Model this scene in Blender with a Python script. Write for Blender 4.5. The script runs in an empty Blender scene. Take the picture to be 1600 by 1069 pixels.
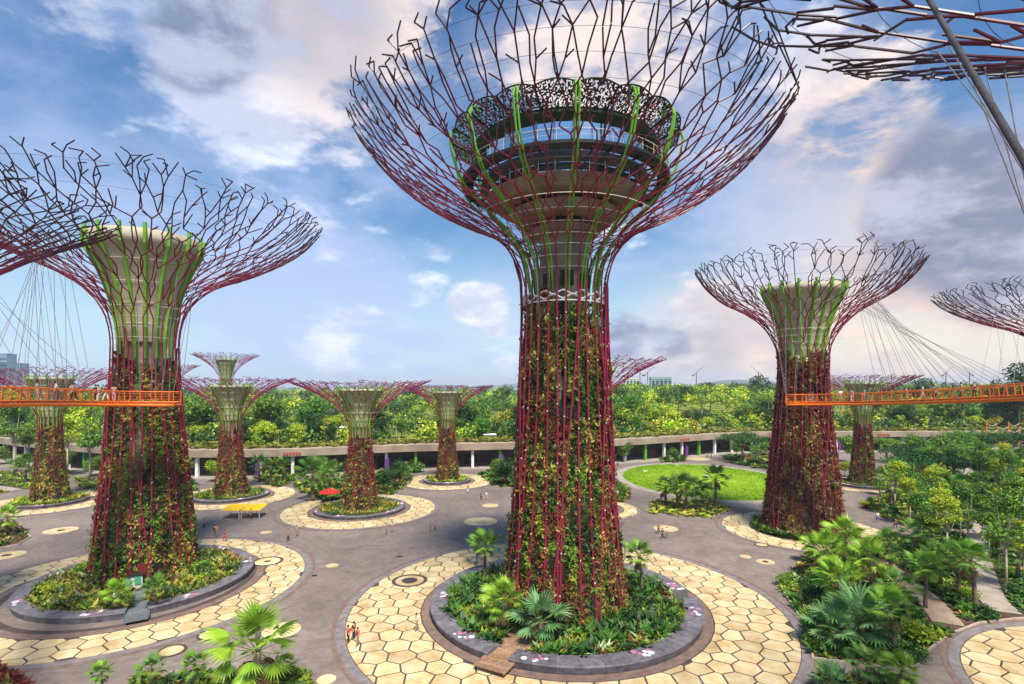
import bpy, bmesh, math, random
import numpy as np
from mathutils import Vector, Matrix, Euler
R = math.radians
PI = math.pi
C = bpy.context.scene.collection
scene = bpy.context.scene

# ------------------------------------------------------------------ camera
EYE = 23.6           # the photographer stands on the aerial walkway
FP = 830.0           # focal length in pixels of a 1600 px wide frame
HZ = 603.0           # row of the horizon
cam_d = bpy.data.cameras.new('camera')
cam = bpy.data.objects.new('camera', cam_d)
C.objects.link(cam)
cam.location = (0, 0, EYE)
cam.rotation_euler = (R(90), 0, 0)
cam_d.sensor_width = 36
cam_d.lens = 36 * FP / 1600
cam_d.shift_y = (HZ - 534.5) / 1600
cam_d.clip_start = 0.1
cam_d.clip_end = 20000
scene.camera = cam

# ------------------------------------------------------------------ sun, sky, exposure
SUN_EL, SUN_AZ = 60, 164         # azimuth clockwise from +Y: behind the photographer, to the right
sun_d = bpy.data.lights.new('sun', 'SUN')
sun_d.energy = 2.6
sun_d.angle = R(11)
sun_d.color = (1.0, 0.92, 0.80)
sun = bpy.data.objects.new('sun', sun_d)
C.objects.link(sun)
sdir = Vector((math.sin(R(SUN_AZ)) * math.cos(R(SUN_EL)), math.cos(R(SUN_AZ)) * math.cos(R(SUN_EL)), math.sin(R(SUN_EL))))
sun.rotation_euler = sdir.to_track_quat('Z', 'Y').to_euler()
sun.location = sdir * 200
scene.view_settings.view_transform = 'Standard'
scene.view_settings.look = 'None'
scene.view_settings.exposure = 1.38
scene.view_settings.gamma = 1.0
scene.view_settings.use_curve_mapping = False

world = bpy.data.worlds.new('World')
scene.world = world
world.use_nodes = True
SKY_STRENGTH = 0.052


def pdir(px, py):
    v = Vector(((px - 800) / FP, 1.0, (HZ - py) / FP))
    return v.normalized()


def build_world():
    nt = world.node_tree
    nt.nodes.clear()
    L = nt.links
    N = nt.nodes.new
    out = N('ShaderNodeOutputWorld')
    sky = N('ShaderNodeTexSky')
    sky.sky_type = 'NISHITA'
    sky.sun_disc = False
    sky.sun_elevation = R(SUN_EL)
    sky.sun_rotation = R(SUN_AZ)
    sky.air_density = 1.3
    sky.dust_density = 0.6
    sky.ozone_density = 3.0
    bg = N('ShaderNodeBackground')
    bg.inputs['Strength'].default_value = SKY_STRENGTH
    hs = N('ShaderNodeHueSaturation')
    hs.inputs['Saturation'].default_value = 1.30
    hs.inputs['Hue'].default_value = 0.503
    L.new(sky.outputs[0], hs.inputs['Color'])
    L.new(hs.outputs[0], bg.inputs['Color'])
    tc = N('ShaderNodeTexCoord')
    d = tc.outputs['Generated']
    sep = N('ShaderNodeSeparateXYZ')
    L.new(d, sep.inputs[0])

    def mth(op, a, b=None, c=None):
        n = N('ShaderNodeMath')
        n.operation = op
        for i, s in enumerate((a, b, c)):
            if s is None:
                continue
            if isinstance(s, (int, float)):
                n.inputs[i].default_value = s
            else:
                L.new(s, n.inputs[i])
        return n.outputs[0]

    def smooth(v, lo, hi, a=0.0, b=1.0):
        n = N('ShaderNodeMapRange')
        n.interpolation_type = 'SMOOTHSTEP'
        n.inputs['From Min'].default_value = lo
        n.inputs['From Max'].default_value = hi
        n.inputs['To Min'].default_value = a
        n.inputs['To Max'].default_value = b
        L.new(v, n.inputs['Value'])
        return n.outputs[0]

    def blob(px, py, deg, w):
        n = N('ShaderNodeVectorMath')
        n.operation = 'DOT_PRODUCT'
        L.new(d, n.inputs[0])
        n.inputs[1].default_value = pdir(px, py)
        return smooth(n.outputs['Value'], math.cos(R(deg)), math.cos(R(deg * 0.12)), 0, w)

    def total(lst):
        o = lst[0]
        for x in lst[1:]:
            o = mth('ADD', o, x)
        return o

    def noise(vec, scale, detail, rough, dist=0.0):
        n = N('ShaderNodeTexNoise')
        n.inputs['Scale'].default_value = scale
        n.inputs['Detail'].default_value = detail
        n.inputs['Roughness'].default_value = rough
        n.inputs['Distortion'].default_value = dist
        L.new(vec, n.inputs['Vector'])
        return n.outputs['Fac']

    def comb(x, y, z):
        n = N('ShaderNodeCombineXYZ')
        for i, s in enumerate((x, y, z)):
            if isinstance(s, (int, float)):
                n.inputs[i].default_value = s
            else:
                L.new(s, n.inputs[i])
        return n.outputs[0]

    def mixc(f, a, b):
        n = N('ShaderNodeMix')
        n.data_type = 'RGBA'
        n.clamp_factor = True
        if isinstance(f, (int, float)):
            n.inputs[0].default_value = f
        else:
            L.new(f, n.inputs[0])
        for i, s in ((6, a), (7, b)):
            if isinstance(s, tuple):
                n.inputs[i].default_value = (*s, 1)
            else:
                L.new(s, n.inputs[i])
        return n.outputs[2]

    x, y, z = sep.outputs
    zz = mth('ADD', mth('MAXIMUM', z, 0.0), 0.22)
    flat = comb(mth('DIVIDE', x, zz), mth('DIVIDE', y, zz), 0.0)
    direc = comb(mth('MULTIPLY', x, 1.0), mth('MULTIPLY', y, 1.0), mth('MULTIPLY', z, 2.2))
    n_big = noise(flat, 1.25, 9, 0.62, 0.35)
    n_puff = noise(direc, 5.6, 14, 0.60, 0.12)
    n_shade = noise(direc, 8.5, 10, 0.6, 0.15)
    # veil of high cloud
    veil_b = total([blob(330, 130, 22, .14), blob(480, 490, 14, .16), blob(1250, 480, 24, .14), blob(1350, 200, 20, .10),
                    blob(90, 300, 12, .08), blob(650, 600, 18, .10), blob(1050, 60, 16, .10)])
    veil = smooth(mth('ADD', n_big, veil_b), 0.44, 0.80, 0.0, 0.8)
    # heaped clouds
    puff_b = total([blob(560, 0, 11, .21), blob(930, 120, 12, .19), blob(752, 478, 4.2, .31), blob(812, 545, 5, .20),
                    blob(1330, 170, 8, .17), blob(1000, 300, 9, .08), blob(455, 265, 9, .15), blob(360, 80, 8, .12),
                    blob(600, 565, 9, .13), blob(470, 575, 6, .11), blob(1090, 555, 10, .13), blob(1340, 480, 14, .12),
                    blob(1200, 40, 9, .12)])
    dark_b = total([blob(250, 10, 10, .12), blob(310, 75, 5, .14), blob(1550, 335, 10, .20), blob(1465, 250, 6, .17),
                    blob(1000, 545, 6, .15), blob(960, 512, 4, .15), blob(1100, 530, 6, .12), blob(1360, 390, 7, .10),
                    blob(500, 15, 9, .12), blob(1180, 270, 6, .12), blob(1600, 420, 7, .12)])
    puff = smooth(mth('ADD', n_puff, mth('ADD', puff_b, mth('MULTIPLY', dark_b, 0.9))), 0.585, 0.74, 0.0, 0.92)
    warm_b = total([blob(560, 5, 15, .95), blob(930, 130, 16, .85), blob(1330, 170, 10, .7), blob(1420, 520, 26, .75),
                    blob(1100, 560, 12, .5), blob(1600, 500, 20, .6), blob(755, 478, 6, .2)])
    cwhite = mixc(mth('MULTIPLY', warm_b, 0.72), (0.400, 0.427, 0.497), (0.486, 0.344, 0.236))
    ccol = mixc(smooth(n_shade, 0.36, 0.62), mixc(0.55, cwhite, (0.146, 0.178, 0.274)), cwhite)
    dk = smooth(mth('ADD', dark_b, mth('MULTIPLY', mth('SUBTRACT', n_shade, 0.5), 0.6)), 0.02, 0.20, 0.0, 0.85)
    ccol = mixc(dk, ccol, mixc(smooth(n_shade, 0.40, 0.66), (0.066, 0.090, 0.158), (0.194, 0.224, 0.306)))
    vcol = mixc(mth('MULTIPLY', warm_b, 0.55), (0.212, 0.261, 0.392), (0.389, 0.321, 0.274))
    # pale air towards the horizon
    bgv = N('ShaderNodeBackground')
    L.new(vcol, bgv.inputs['Color'])
    bgc = N('ShaderNodeBackground')
    L.new(ccol, bgc.inputs['Color'])
    m1 = N('ShaderNodeMixShader')
    L.new(veil, m1.inputs[0])
    bgh = N('ShaderNodeBackground')
    L.new(mixc(warm_b, (0.22, 0.32, 0.42), (0.43, 0.38, 0.32)), bgh.inputs['Color'])
    mh = N('ShaderNodeMixShader')
    L.new(smooth(z, 0.02, 0.30, 0.85, 0.0), mh.inputs[0])
    L.new(bg.outputs[0], mh.inputs[1])
    L.new(bgh.outputs[0], mh.inputs[2])
    L.new(mh.outputs[0], m1.inputs[1])
    L.new(bgv.outputs[0], m1.inputs[2])
    m2 = N('ShaderNodeMixShader')
    L.new(puff, m2.inputs[0])
    L.new(m1.outputs[0], m2.inputs[1])
    L.new(bgc.outputs[0], m2.inputs[2])
    L.new(m2.outputs[0], out.inputs['Surface'])


build_world()

# ------------------------------------------------------------------ materials
MATS = {}


def newmat(name):
    m = bpy.data.materials.new(name)
    m.use_nodes = True
    m.node_tree.nodes.clear()
    return m, m.node_tree.nodes.new, m.node_tree.links


def mat(name, col, rough=0.6, metal=0.0, var=0.0, scale=4.0, bump=0.0, col2=None, objvar=0.0, spec=0.4, coords='Object', detail=6, bscale=None, sheen=0.0):
    """procedural paint/stone/cloth: base colour with noise variation, optional bump, optional variation per object"""
    if name in MATS:
        return MATS[name]
    m, N, L = newmat(name)
    out = N('ShaderNodeOutputMaterial')
    p = N('ShaderNodeBsdfPrincipled')
    L.new(p.outputs[0], out.inputs[0])
    p.inputs['Roughness'].default_value = rough
    p.inputs['Metallic'].default_value = metal
    p.inputs['Specular IOR Level'].default_value = spec
    c = None
    tc = N('ShaderNodeTexCoord')
    if var or col2:
        nz = N('ShaderNodeTexNoise')
        nz.inputs['Scale'].default_value = scale
        nz.inputs['Detail'].default_value = detail
        nz.inputs['Roughness'].default_value = 0.65
        L.new(tc.outputs[coords], nz.inputs['Vector'])
        mr = N('ShaderNodeMapRange')
        mr.interpolation_type = 'SMOOTHSTEP'
        mr.inputs['From Min'].default_value = 0.32
        mr.inputs['From Max'].default_value = 0.68
        L.new(nz.outputs['Fac'], mr.inputs['Value'])
        mx = N('ShaderNodeMix')
        mx.data_type = 'RGBA'
        L.new(mr.outputs[0], mx.inputs[0])
        c2 = col2 if col2 else tuple(min(1, q * (1 + var)) for q in col)
        c1 = col if col2 else tuple(q * (1 - var) for q in col)
        mx.inputs[6].default_value = (*c1, 1)
        mx.inputs[7].default_value = (*c2, 1)
        c = mx.outputs[2]
    if objvar:
        oi = N('ShaderNodeObjectInfo')
        hs = N('ShaderNodeHueSaturation')
        if c is not None:
            L.new(c, hs.inputs['Color'])
        else:
            hs.inputs['Color'].default_value = (*col, 1)
        mr = N('ShaderNodeMapRange')
        mr.inputs['To Min'].default_value = 1 - objvar
        mr.inputs['To Max'].default_value = 1 + objvar
        L.new(oi.outputs['Random'], mr.inputs['Value'])
        L.new(mr.outputs[0], hs.inputs['Value'])
        c = hs.outputs[0]
    if c is not None:
        L.new(c, p.inputs['Base Color'])
    else:
        p.inputs['Base Color'].default_value = (*col, 1)
    if bump:
        nb = N('ShaderNodeTexNoise')
        nb.inputs['Scale'].default_value = bscale or scale * 4
        nb.inputs['Detail'].default_value = 5
        L.new(tc.outputs[coords], nb.inputs['Vector'])
        b = N('ShaderNodeBump')
        b.inputs['Strength'].default_value = bump
        b.inputs['Distance'].default_value = 0.05
        L.new(nb.outputs['Fac'], b.inputs['Height'])
        L.new(b.outputs[0], p.inputs['Normal'])
    MATS[name] = m
    return m


def leafmat(name, objvar=0.15, trans=0.25, rough=0.5, huevar=0.02):
    """leaf surface: hue from the mesh's own leaf colours, slight variation from plant to plant"""
    if name in MATS:
        return MATS[name]
    m, N, L = newmat(name)
    out = N('ShaderNodeOutputMaterial')
    p = N('ShaderNodeBsdfPrincipled')
    p.inputs['Roughness'].default_value = rough
    p.inputs['Specular IOR Level'].default_value = 0.3
    a = N('ShaderNodeAttribute')
    a.attribute_name = 'leaf_colour'
    oi = N('ShaderNodeObjectInfo')
    hs = N('ShaderNodeHueSaturation')
    L.new(a.outputs['Color'], hs.inputs['Color'])
    mr = N('ShaderNodeMapRange')
    mr.inputs['To Min'].default_value = 1 - objvar
    mr.inputs['To Max'].default_value = 1 + objvar
    L.new(oi.outputs['Random'], mr.inputs['Value'])
    L.new(mr.outputs[0], hs.inputs['Value'])
    mh = N('ShaderNodeMapRange')
    mh.inputs['To Min'].default_value = 0.5 - huevar
    mh.inputs['To Max'].default_value = 0.5 + huevar
    ml = N('ShaderNodeMath')
    ml.operation = 'FRACT'
    mm = N('ShaderNodeMath')
    mm.operation = 'MULTIPLY'
    mm.inputs[1].default_value = 7.31
    L.new(oi.outputs['Random'], mm.inputs[0])
    L.new(mm.outputs[0], ml.inputs[0])
    L.new(ml.outputs[0], mh.inputs['Value'])
    L.new(mh.outputs[0], hs.inputs['Hue'])
    L.new(hs.outputs[0], p.inputs['Base Color'])
    t = N('ShaderNodeBsdfTranslucent')
    L.new(hs.outputs[0], t.inputs['Color'])
    mx = N('ShaderNodeMixShader')
    mx.inputs[0].default_value = trans
    L.new(p.outputs[0], mx.inputs[1])
    L.new(t.outputs[0], mx.inputs[2])
    L.new(mx.outputs[0], out.inputs[0])
    MATS[name] = m
    return m


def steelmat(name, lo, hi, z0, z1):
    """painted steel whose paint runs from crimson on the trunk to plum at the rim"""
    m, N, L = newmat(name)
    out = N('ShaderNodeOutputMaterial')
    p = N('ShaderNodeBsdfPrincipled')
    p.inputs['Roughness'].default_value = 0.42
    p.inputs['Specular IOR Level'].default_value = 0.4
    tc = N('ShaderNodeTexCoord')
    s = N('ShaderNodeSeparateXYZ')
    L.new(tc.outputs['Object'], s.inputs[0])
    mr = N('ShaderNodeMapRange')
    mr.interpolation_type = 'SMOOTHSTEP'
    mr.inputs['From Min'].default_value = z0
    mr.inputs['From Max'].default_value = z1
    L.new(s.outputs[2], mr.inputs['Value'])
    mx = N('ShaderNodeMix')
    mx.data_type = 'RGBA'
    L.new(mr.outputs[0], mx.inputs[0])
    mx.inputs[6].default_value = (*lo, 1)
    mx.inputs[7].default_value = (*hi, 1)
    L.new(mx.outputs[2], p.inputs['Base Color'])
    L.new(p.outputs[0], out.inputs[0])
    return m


def glassmat(name, col, rough=0.04, alpha=0.35):
    m, N, L = newmat(name)
    out = N('ShaderNodeOutputMaterial')
    g = N('ShaderNodeBsdfGlossy')
    g.inputs['Roughness'].default_value = rough
    g.inputs['Color'].default_value = (0.85, 0.95, 1.0, 1)
    t = N('ShaderNodeBsdfTransparent')
    t.inputs['Color'].default_value = (*col, 1)
    mx = N('ShaderNodeMixShader')
    mx.inputs[0].default_value = 1 - alpha
    L.new(g.outputs[0], mx.inputs[1])
    L.new(t.outputs[0], mx.inputs[2])
    L.new(mx.outputs[0], out.inputs[0])
    return m


def tarmac():
    m, N, L = newmat('tarmac')
    out = N('ShaderNodeOutputMaterial')
    p = N('ShaderNodeBsdfPrincipled')
    p.inputs['Roughness'].default_value = 0.8
    p.inputs['Specular IOR Level'].default_value = 0.3
    L.new(p.outputs[0], out.inputs[0])
    g = N('ShaderNodeNewGeometry')

    def nz(scale, detail, dist=0.0, rough=.65):
        n = N('ShaderNodeTexNoise')
        n.inputs['Scale'].default_value = scale
        n.inputs['Detail'].default_value = detail
        n.inputs['Roughness'].default_value = rough
        n.inputs['Distortion'].default_value = dist
        L.new(g.outputs['Position'], n.inputs['Vector'])
        return n.outputs['Fac']

    def ramp(f, a, b, c0, c1):
        r = N('ShaderNodeValToRGB')
        r.color_ramp.elements[0].position = a
        r.color_ramp.elements[0].color = (*c0, 1)
        r.color_ramp.elements[1].position = b
        r.color_ramp.elements[1].color = (*c1, 1)
        L.new(f, r.inputs['Fac'])
        return r.outputs[0]

    def mul(a, b):
        x = N('ShaderNodeMix')
        x.data_type = 'RGBA'
        x.blend_type = 'MULTIPLY'
        x.inputs[0].default_value = 1
        L.new(a, x.inputs[6])
        L.new(b, x.inputs[7])
        return x.outputs[2]
    c = ramp(nz(.07, 10, .6), .32, .68, (.170, .138, .122), (.285, .238, .208))
    c = mul(c, ramp(nz(.35, 8, 2.2, .7), .40, .62, (.80, .78, .78), (1.08, 1.06, 1.04)))     # tyre and foot wear
    c = mul(c, ramp(nz(1.6, 6, .5), .30, .46, (.72, .70, .70), (1, 1, 1)))                     # stains
    c = mul(c, ramp(nz(24, 3), .35, .65, (.86, .86, .86), (1.1, 1.1, 1.1)))                    # grit
    L.new(c, p.inputs['Base Color'])
    b = N('ShaderNodeBump')
    b.inputs['Strength'].default_value = .3
    L.new(nz(14, 4), b.inputs['Height'])
    L.new(b.outputs[0], p.inputs['Normal'])
    return m


M_ASPH = tarmac()
M_GROUND = mat('earth_and_grass', (0.05, 0.075, 0.02), 0.95, col2=(0.11, 0.14, 0.03), scale=0.15, bump=0.4)
M_SOIL = mat('soil', (0.045, 0.028, 0.018), 0.95, col2=(0.14, 0.075, 0.04), scale=0.7, bump=0.6, bscale=6)
M_GROUT = mat('grout', (0.075, 0.055, 0.048), 0.9, var=0.25, scale=0.6, bump=0.2)
M_TILE = mat('cream_paving', (0.64, 0.45, 0.215), 0.7, col2=(0.82, 0.67, 0.40), scale=0.55, objvar=0.13, bump=0.12, bscale=7, detail=9, coords='Generated')
M_TILE = None


def tilemat():
    m, N, L = newmat('cream_paving')
    out = N('ShaderNodeOutputMaterial')
    p = N('ShaderNodeBsdfPrincipled')
    p.inputs['Roughness'].default_value = 0.72
    p.inputs['Specular IOR Level'].default_value = 0.3
    L.new(p.outputs[0], out.inputs[0])
    g = N('ShaderNodeNewGeometry')
    n1 = N('ShaderNodeTexNoise')
    n1.inputs['Scale'].default_value = 0.55
    n1.inputs['Detail'].default_value = 10
    n1.inputs['Roughness'].default_value = 0.68
    L.new(g.outputs['Position'], n1.inputs['Vector'])
    cr = N('ShaderNodeValToRGB')
    e = cr.color_ramp.elements
    e[0].position = 0.30
    e[0].color = (0.40, 0.235, 0.085, 1)
    e[1].position = 0.66
    e[1].color = (0.68, 0.575, 0.355, 1)
    k = e.new(0.46)
    k.color = (0.575, 0.435, 0.22, 1)
    L.new(n1.outputs['Fac'], cr.inputs['Fac'])
    oi = N('ShaderNodeObjectInfo')
    hs = N('ShaderNodeHueSaturation')
    L.new(cr.outputs[0], hs.inputs['Color'])
    mr = N('ShaderNodeMapRange')
    mr.inputs['To Min'].default_value = 0.80
    mr.inputs['To Max'].default_value = 1.14
    L.new(oi.outputs['Random'], mr.inputs['Value'])
    L.new(mr.outputs[0], hs.inputs['Value'])
    L.new(hs.outputs[0], p.inputs['Base Color'])
    b = N('ShaderNodeBump')
    b.inputs['Strength'].default_value = 0.15
    n2 = N('ShaderNodeTexNoise')
    n2.inputs['Scale'].default_value = 9
    L.new(g.outputs['Position'], n2.inputs['Vector'])
    L.new(n2.outputs['Fac'], b.inputs['Height'])
    L.new(b.outputs[0], p.inputs['Normal'])
    return m


M_TILE = tilemat()
M_BAND = mat('grey_paving_band', (0.20, 0.175, 0.17), 0.8, var=0.25, scale=1.2, bump=0.2)
M_BAND2 = mat('brown_paving_band', (0.19, 0.125, 0.10), 0.8, var=0.25, scale=1.2, bump=0.2)
M_STONE = mat('slate_wall', (0.10, 0.09, 0.105), 0.5, col2=(0.20, 0.185, 0.205), scale=1.3, objvar=0.15, bump=0.15, bscale=10)
M_CONC = mat('concrete', (0.24, 0.185, 0.135), 0.85, col2=(0.34, 0.28, 0.21), scale=0.6, bump=0.2)
M_CREAM = mat('cream_membrane', (0.36, 0.33, 0.21), 0.6, col2=(0.48, 0.44, 0.31), scale=0.5)
M_WHITE = mat('white_paint', (0.78, 0.76, 0.72), 0.5, var=0.05)
M_GREEN = mat('green_steel', (0.16, 0.40, 0.025), 0.4, var=0.1, scale=0.6)
M_PALE = mat('pale_hoop', (0.62, 0.56, 0.50), 0.4)
M_DARK = mat('dark_recess', (0.015, 0.014, 0.013), 0.8)
M_BLACK = mat('black_steel', (0.02, 0.02, 0.02), 0.4)
M_WIRE = mat('wire', (0.06, 0.06, 0.065), 0.5)
M_CABLE = mat('grey_cable', (0.20, 0.19, 0.19), 0.45)
M_ROPE = mat('dark_rope', (0.06, 0.05, 0.055), 0.7, var=0.4, scale=8, bump=0.8, bscale=30)
M_ORANGE = mat('orange_paint', (0.82, 0.17, 0.008), 0.4, var=0.06, scale=1.0)
M_DECK = mat('deck_grating', (0.46, 0.36, 0.27), 0.7, var=0.2, scale=2)
M_WOOD = mat('deck_timber', (0.25, 0.13, 0.075), 0.7, col2=(0.40, 0.25, 0.155), scale=2.5, objvar=0.22, bump=0.3)
M_BARK = mat('bark', (0.13, 0.085, 0.055), 0.9, col2=(0.26, 0.19, 0.13), scale=3, bump=0.6)
M_PALEBARK = mat('pale_bark', (0.30, 0.25, 0.19), 0.9, col2=(0.48, 0.42, 0.34), scale=3, bump=0.4)
M_LAWN = mat('lawn', (0.20, 0.34, 0.004), 0.95, col2=(0.30, 0.43, 0.008), scale=0.12, bump=0.5, bscale=22, detail=12)
M_MEADOW = mat('terrace_grass', (0.12, 0.17, 0.02), 0.95, col2=(0.26, 0.27, 0.03), scale=0.2, bump=0.5, bscale=5, detail=10)
M_PATH = mat('pale_path', (0.27, 0.23, 0.19), 0.85, col2=(0.38, 0.33, 0.28), scale=0.5, bump=0.2)
M_BRPATH = mat('brown_path', (0.28, 0.19, 0.13), 0.85, col2=(0.40, 0.29, 0.21), scale=0.6, bump=0.2)
M_KERB = mat('kerb_stone', (0.42, 0.33, 0.27), 0.8, var=0.15, scale=1.5)
M_FASCIA = mat('fascia_concrete', (0.28, 0.21, 0.145), 0.8, col2=(0.38, 0.31, 0.23), scale=0.25, bump=0.1)
M_LEAF = leafmat('leaf')
M_LEAF_TRUNK = leafmat('trunk_leaf', objvar=0.05, trans=0.15, huevar=0.0)
M_FROND = leafmat('frond', objvar=0.2, trans=0.3, rough=0.4, huevar=0.012)
M_YELLOW = mat('yellow_canvas', (0.80, 0.50, 0.005), 0.7, var=0.08, scale=0.8)
M_RED = mat('red_canvas', (0.75, 0.025, 0.02), 0.6, var=0.08, scale=0.8)
M_SKIN = mat('skin', (0.45, 0.26, 0.17), 0.6)
M_HAIR = mat('hair', (0.02, 0.015, 0.012), 0.6)
M_GLASS = glassmat('glass', (0.62, 0.80, 0.82), 0.03, 0.72)
M_PANEL = mat('lattice_panel', (0.035, 0.05, 0.025), 0.6)
M_PINK = mat('pink_motif', (0.52, 0.16, 0.33), 0.5)
M_MWHITE = mat('white_motif', (0.75, 0.70, 0.74), 0.5)
M_PURPLE = mat('purple_banner', (0.14, 0.03, 0.24), 0.7)
M_BLUE = mat('blue_glazing', (0.16, 0.28, 0.42), 0.25, var=0.2, scale=0.2)

# ------------------------------------------------------------------ mesh helpers


class MB:
    def __init__(self):
        self.v = []
        self.f = []

    def ring(self, p, ax, r, n, up=None):
        ax = Vector(ax).normalized()
        u = ax.orthogonal().normalized() if up is None else up
        w = ax.cross(u)
        b = len(self.v)
        for i in range(n):
            a = 2 * PI * i / n
            self.v.append(tuple(Vector(p) + u * (r * math.cos(a)) + w * (r * math.sin(a))))
        return b

    def tube(self, p0, p1, r0, r1=None, n=5, caps=True):
        p0, p1 = Vector(p0), Vector(p1)
        r1 = r0 if r1 is None else r1
        ax = p1 - p0
        if ax.length < 1e-6:
            return self
        a = self.ring(p0, ax, r0, n)
        b = self.ring(p1, ax, r1, n)
        for i in range(n):
            j = (i + 1) % n
            self.f.append((a + i, a + j, b + j, b + i))
        if caps:
            self.f.append(tuple(range(a + n - 1, a - 1, -1)))
            self.f.append(tuple(range(b, b + n)))
        return self

    def path(self, pts, rad, n=6, closed=False):
        pts = [Vector(p) for p in pts]
        m = len(pts)
        rad = [rad] * m if isinstance(rad, (int, float)) else rad
        up = None
        rings = []
        for i, p in enumerate(pts):
            if closed:
                ax = (pts[(i + 1) % m] - pts[i - 1]).normalized()
            else:
                ax = (pts[min(i + 1, m - 1)] - pts[max(i - 1, 0)]).normalized()
            if up is None:
                up = ax.orthogonal().normalized()
            else:
                up = (up - ax * up.dot(ax))
                up = up.normalized() if up.length > 1e-6 else ax.orthogonal().normalized()
            rings.append(self.ring(p, ax, rad[i], n, up))
        for k in range(m if closed else m - 1):
            a, b = rings[k], rings[(k + 1) % m]
            for i in range(n):
                j = (i + 1) % n
                self.f.append((a + i, a + j, b + j, b + i))
        if not closed:
            self.f.append(tuple(range(rings[0] + n - 1, rings[0] - 1, -1)))
            self.f.append(tuple(range(rings[-1], rings[-1] + n)))
        return self

    def box(self, c, s, rz=0.0, mtx=None):
        c = Vector(c)
        b = len(self.v)
        rot = Matrix.Rotation(rz, 3, 'Z') if mtx is None else mtx
        for dx in (-.5, .5):
            for dy in (-.5, .5):
                for dz in (-.5, .5):
                    self.v.append(tuple(c + rot @ Vector((dx * s[0], dy * s[1], dz * s[2]))))
        for q in ((0, 1, 3, 2), (4, 6, 7, 5), (0, 4, 5, 1), (2, 3, 7, 6), (0, 2, 6, 4), (1, 5, 7, 3)):
            self.f.append(tuple(b + i for i in q))
        return self

    def lathe(self, prof, n=48, a0=0.0, a1=2 * PI, closed_prof=False):
        full = abs(a1 - a0 - 2 * PI) < 1e-6
        cols = n if full else n + 1
        b = len(self.v)
        m = len(prof)
        for i in range(cols):
            a = a0 + (a1 - a0) * i / n
            for r, z in prof:
                self.v.append((r * math.cos(a), r * math.sin(a), z))
        for i in range(n):
            i2 = (i + 1) % cols
            for k in range(m if closed_prof else m - 1):
                k2 = (k + 1) % m
                self.f.append((b + i * m + k, b + i2 * m + k, b + i2 * m + k2, b + i * m + k2))
        if not full and closed_prof:
            self.f.append(tuple(b + k for k in range(m)))
            self.f.append(tuple(b + n * m + k for k in range(m - 1, -1, -1)))
        return self

    def prism(self, pts, z0, z1, inset=0.0):
        """flat polygon extruded; optional chamfer of the top edge"""
        n = len(pts)
        b = len(self.v)
        if inset:
            cx = sum(p[0] for p in pts) / n
            cy = sum(p[1] for p in pts) / n
            top = []
            for p in pts:
                d = math.hypot(p[0] - cx, p[1] - cy) or 1
                s = max(0, 1 - inset / d)
                top.append((cx + (p[0] - cx) * s, cy + (p[1] - cy) * s))
        else:
            top = pts
        for p in pts:
            self.v.append((p[0], p[1], z0))
        for p in top:
            self.v.append((p[0], p[1], z1))
        for i in range(n):
            j = (i + 1) % n
            self.f.append((b + i, b + j, b + n + j, b + n + i))
        self.f.append(tuple(b + n + i for i in range(n)))
        return self

    def mesh(self, name, m=None, smooth=False):
        me = bpy.data.meshes.new(name)
        me.from_pydata(self.v, [], self.f)
        if m is not None:
            me.materials.append(m)
        if smooth:
            me.polygons.foreach_set('use_smooth', np.ones(len(me.polygons), dtype=bool))
        me.update()
        return me

    def build(self, name, m, parent=None, smooth=False):
        return link(name, self.mesh(name, m, smooth), parent)


def link(name, me, parent=None):
    o = bpy.data.objects.new(name, me)
    C.objects.link(o)
    if parent is not None:
        o.parent = parent
    return o


def empty(name, loc=(0, 0, 0), rz=0.0, sc=1.0):
    o = bpy.data.objects.new(name, None)
    o.empty_display_size = 0.3
    C.objects.link(o)
    o.location = loc
    o.rotation_euler = (0, 0, rz)
    o.scale = (sc, sc, sc) if isinstance(sc, (int, float)) else sc
    return o


def tag(o, label=None, cat=None, group=None, kind=None):
    if label:
        o['label'] = label
    if cat:
        o['category'] = cat
    if group:
        o['group'] = group
    if kind:
        o['kind'] = kind
    return o


def kids(o):
    return [c for c in bpy.data.objects if c.parent == o]


TREES = {}


def tree_of(o):
    """thing with its parts and sub-parts, remembered so that copying stays fast"""
    if o.name not in TREES:
        TREES[o.name] = [(c, [g for g in c.children]) for c in o.children]
    return TREES[o.name]


def dup(root, loc, rz=0.0, sc=1.0, label=None, group=None, cat=None):
    r = root.copy()
    C.objects.link(r)
    r.location = loc
    r.rotation_euler = (0, 0, rz)
    r.scale = (sc, sc, sc) if isinstance(sc, (int, float)) else sc
    for ch, gr in tree_of(root):
        c = ch.copy()
        C.objects.link(c)
        c.parent = r
        for g in gr:
            k = g.copy()
            C.objects.link(k)
            k.parent = c
    tag(r, label, cat, group)
    return r


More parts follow.
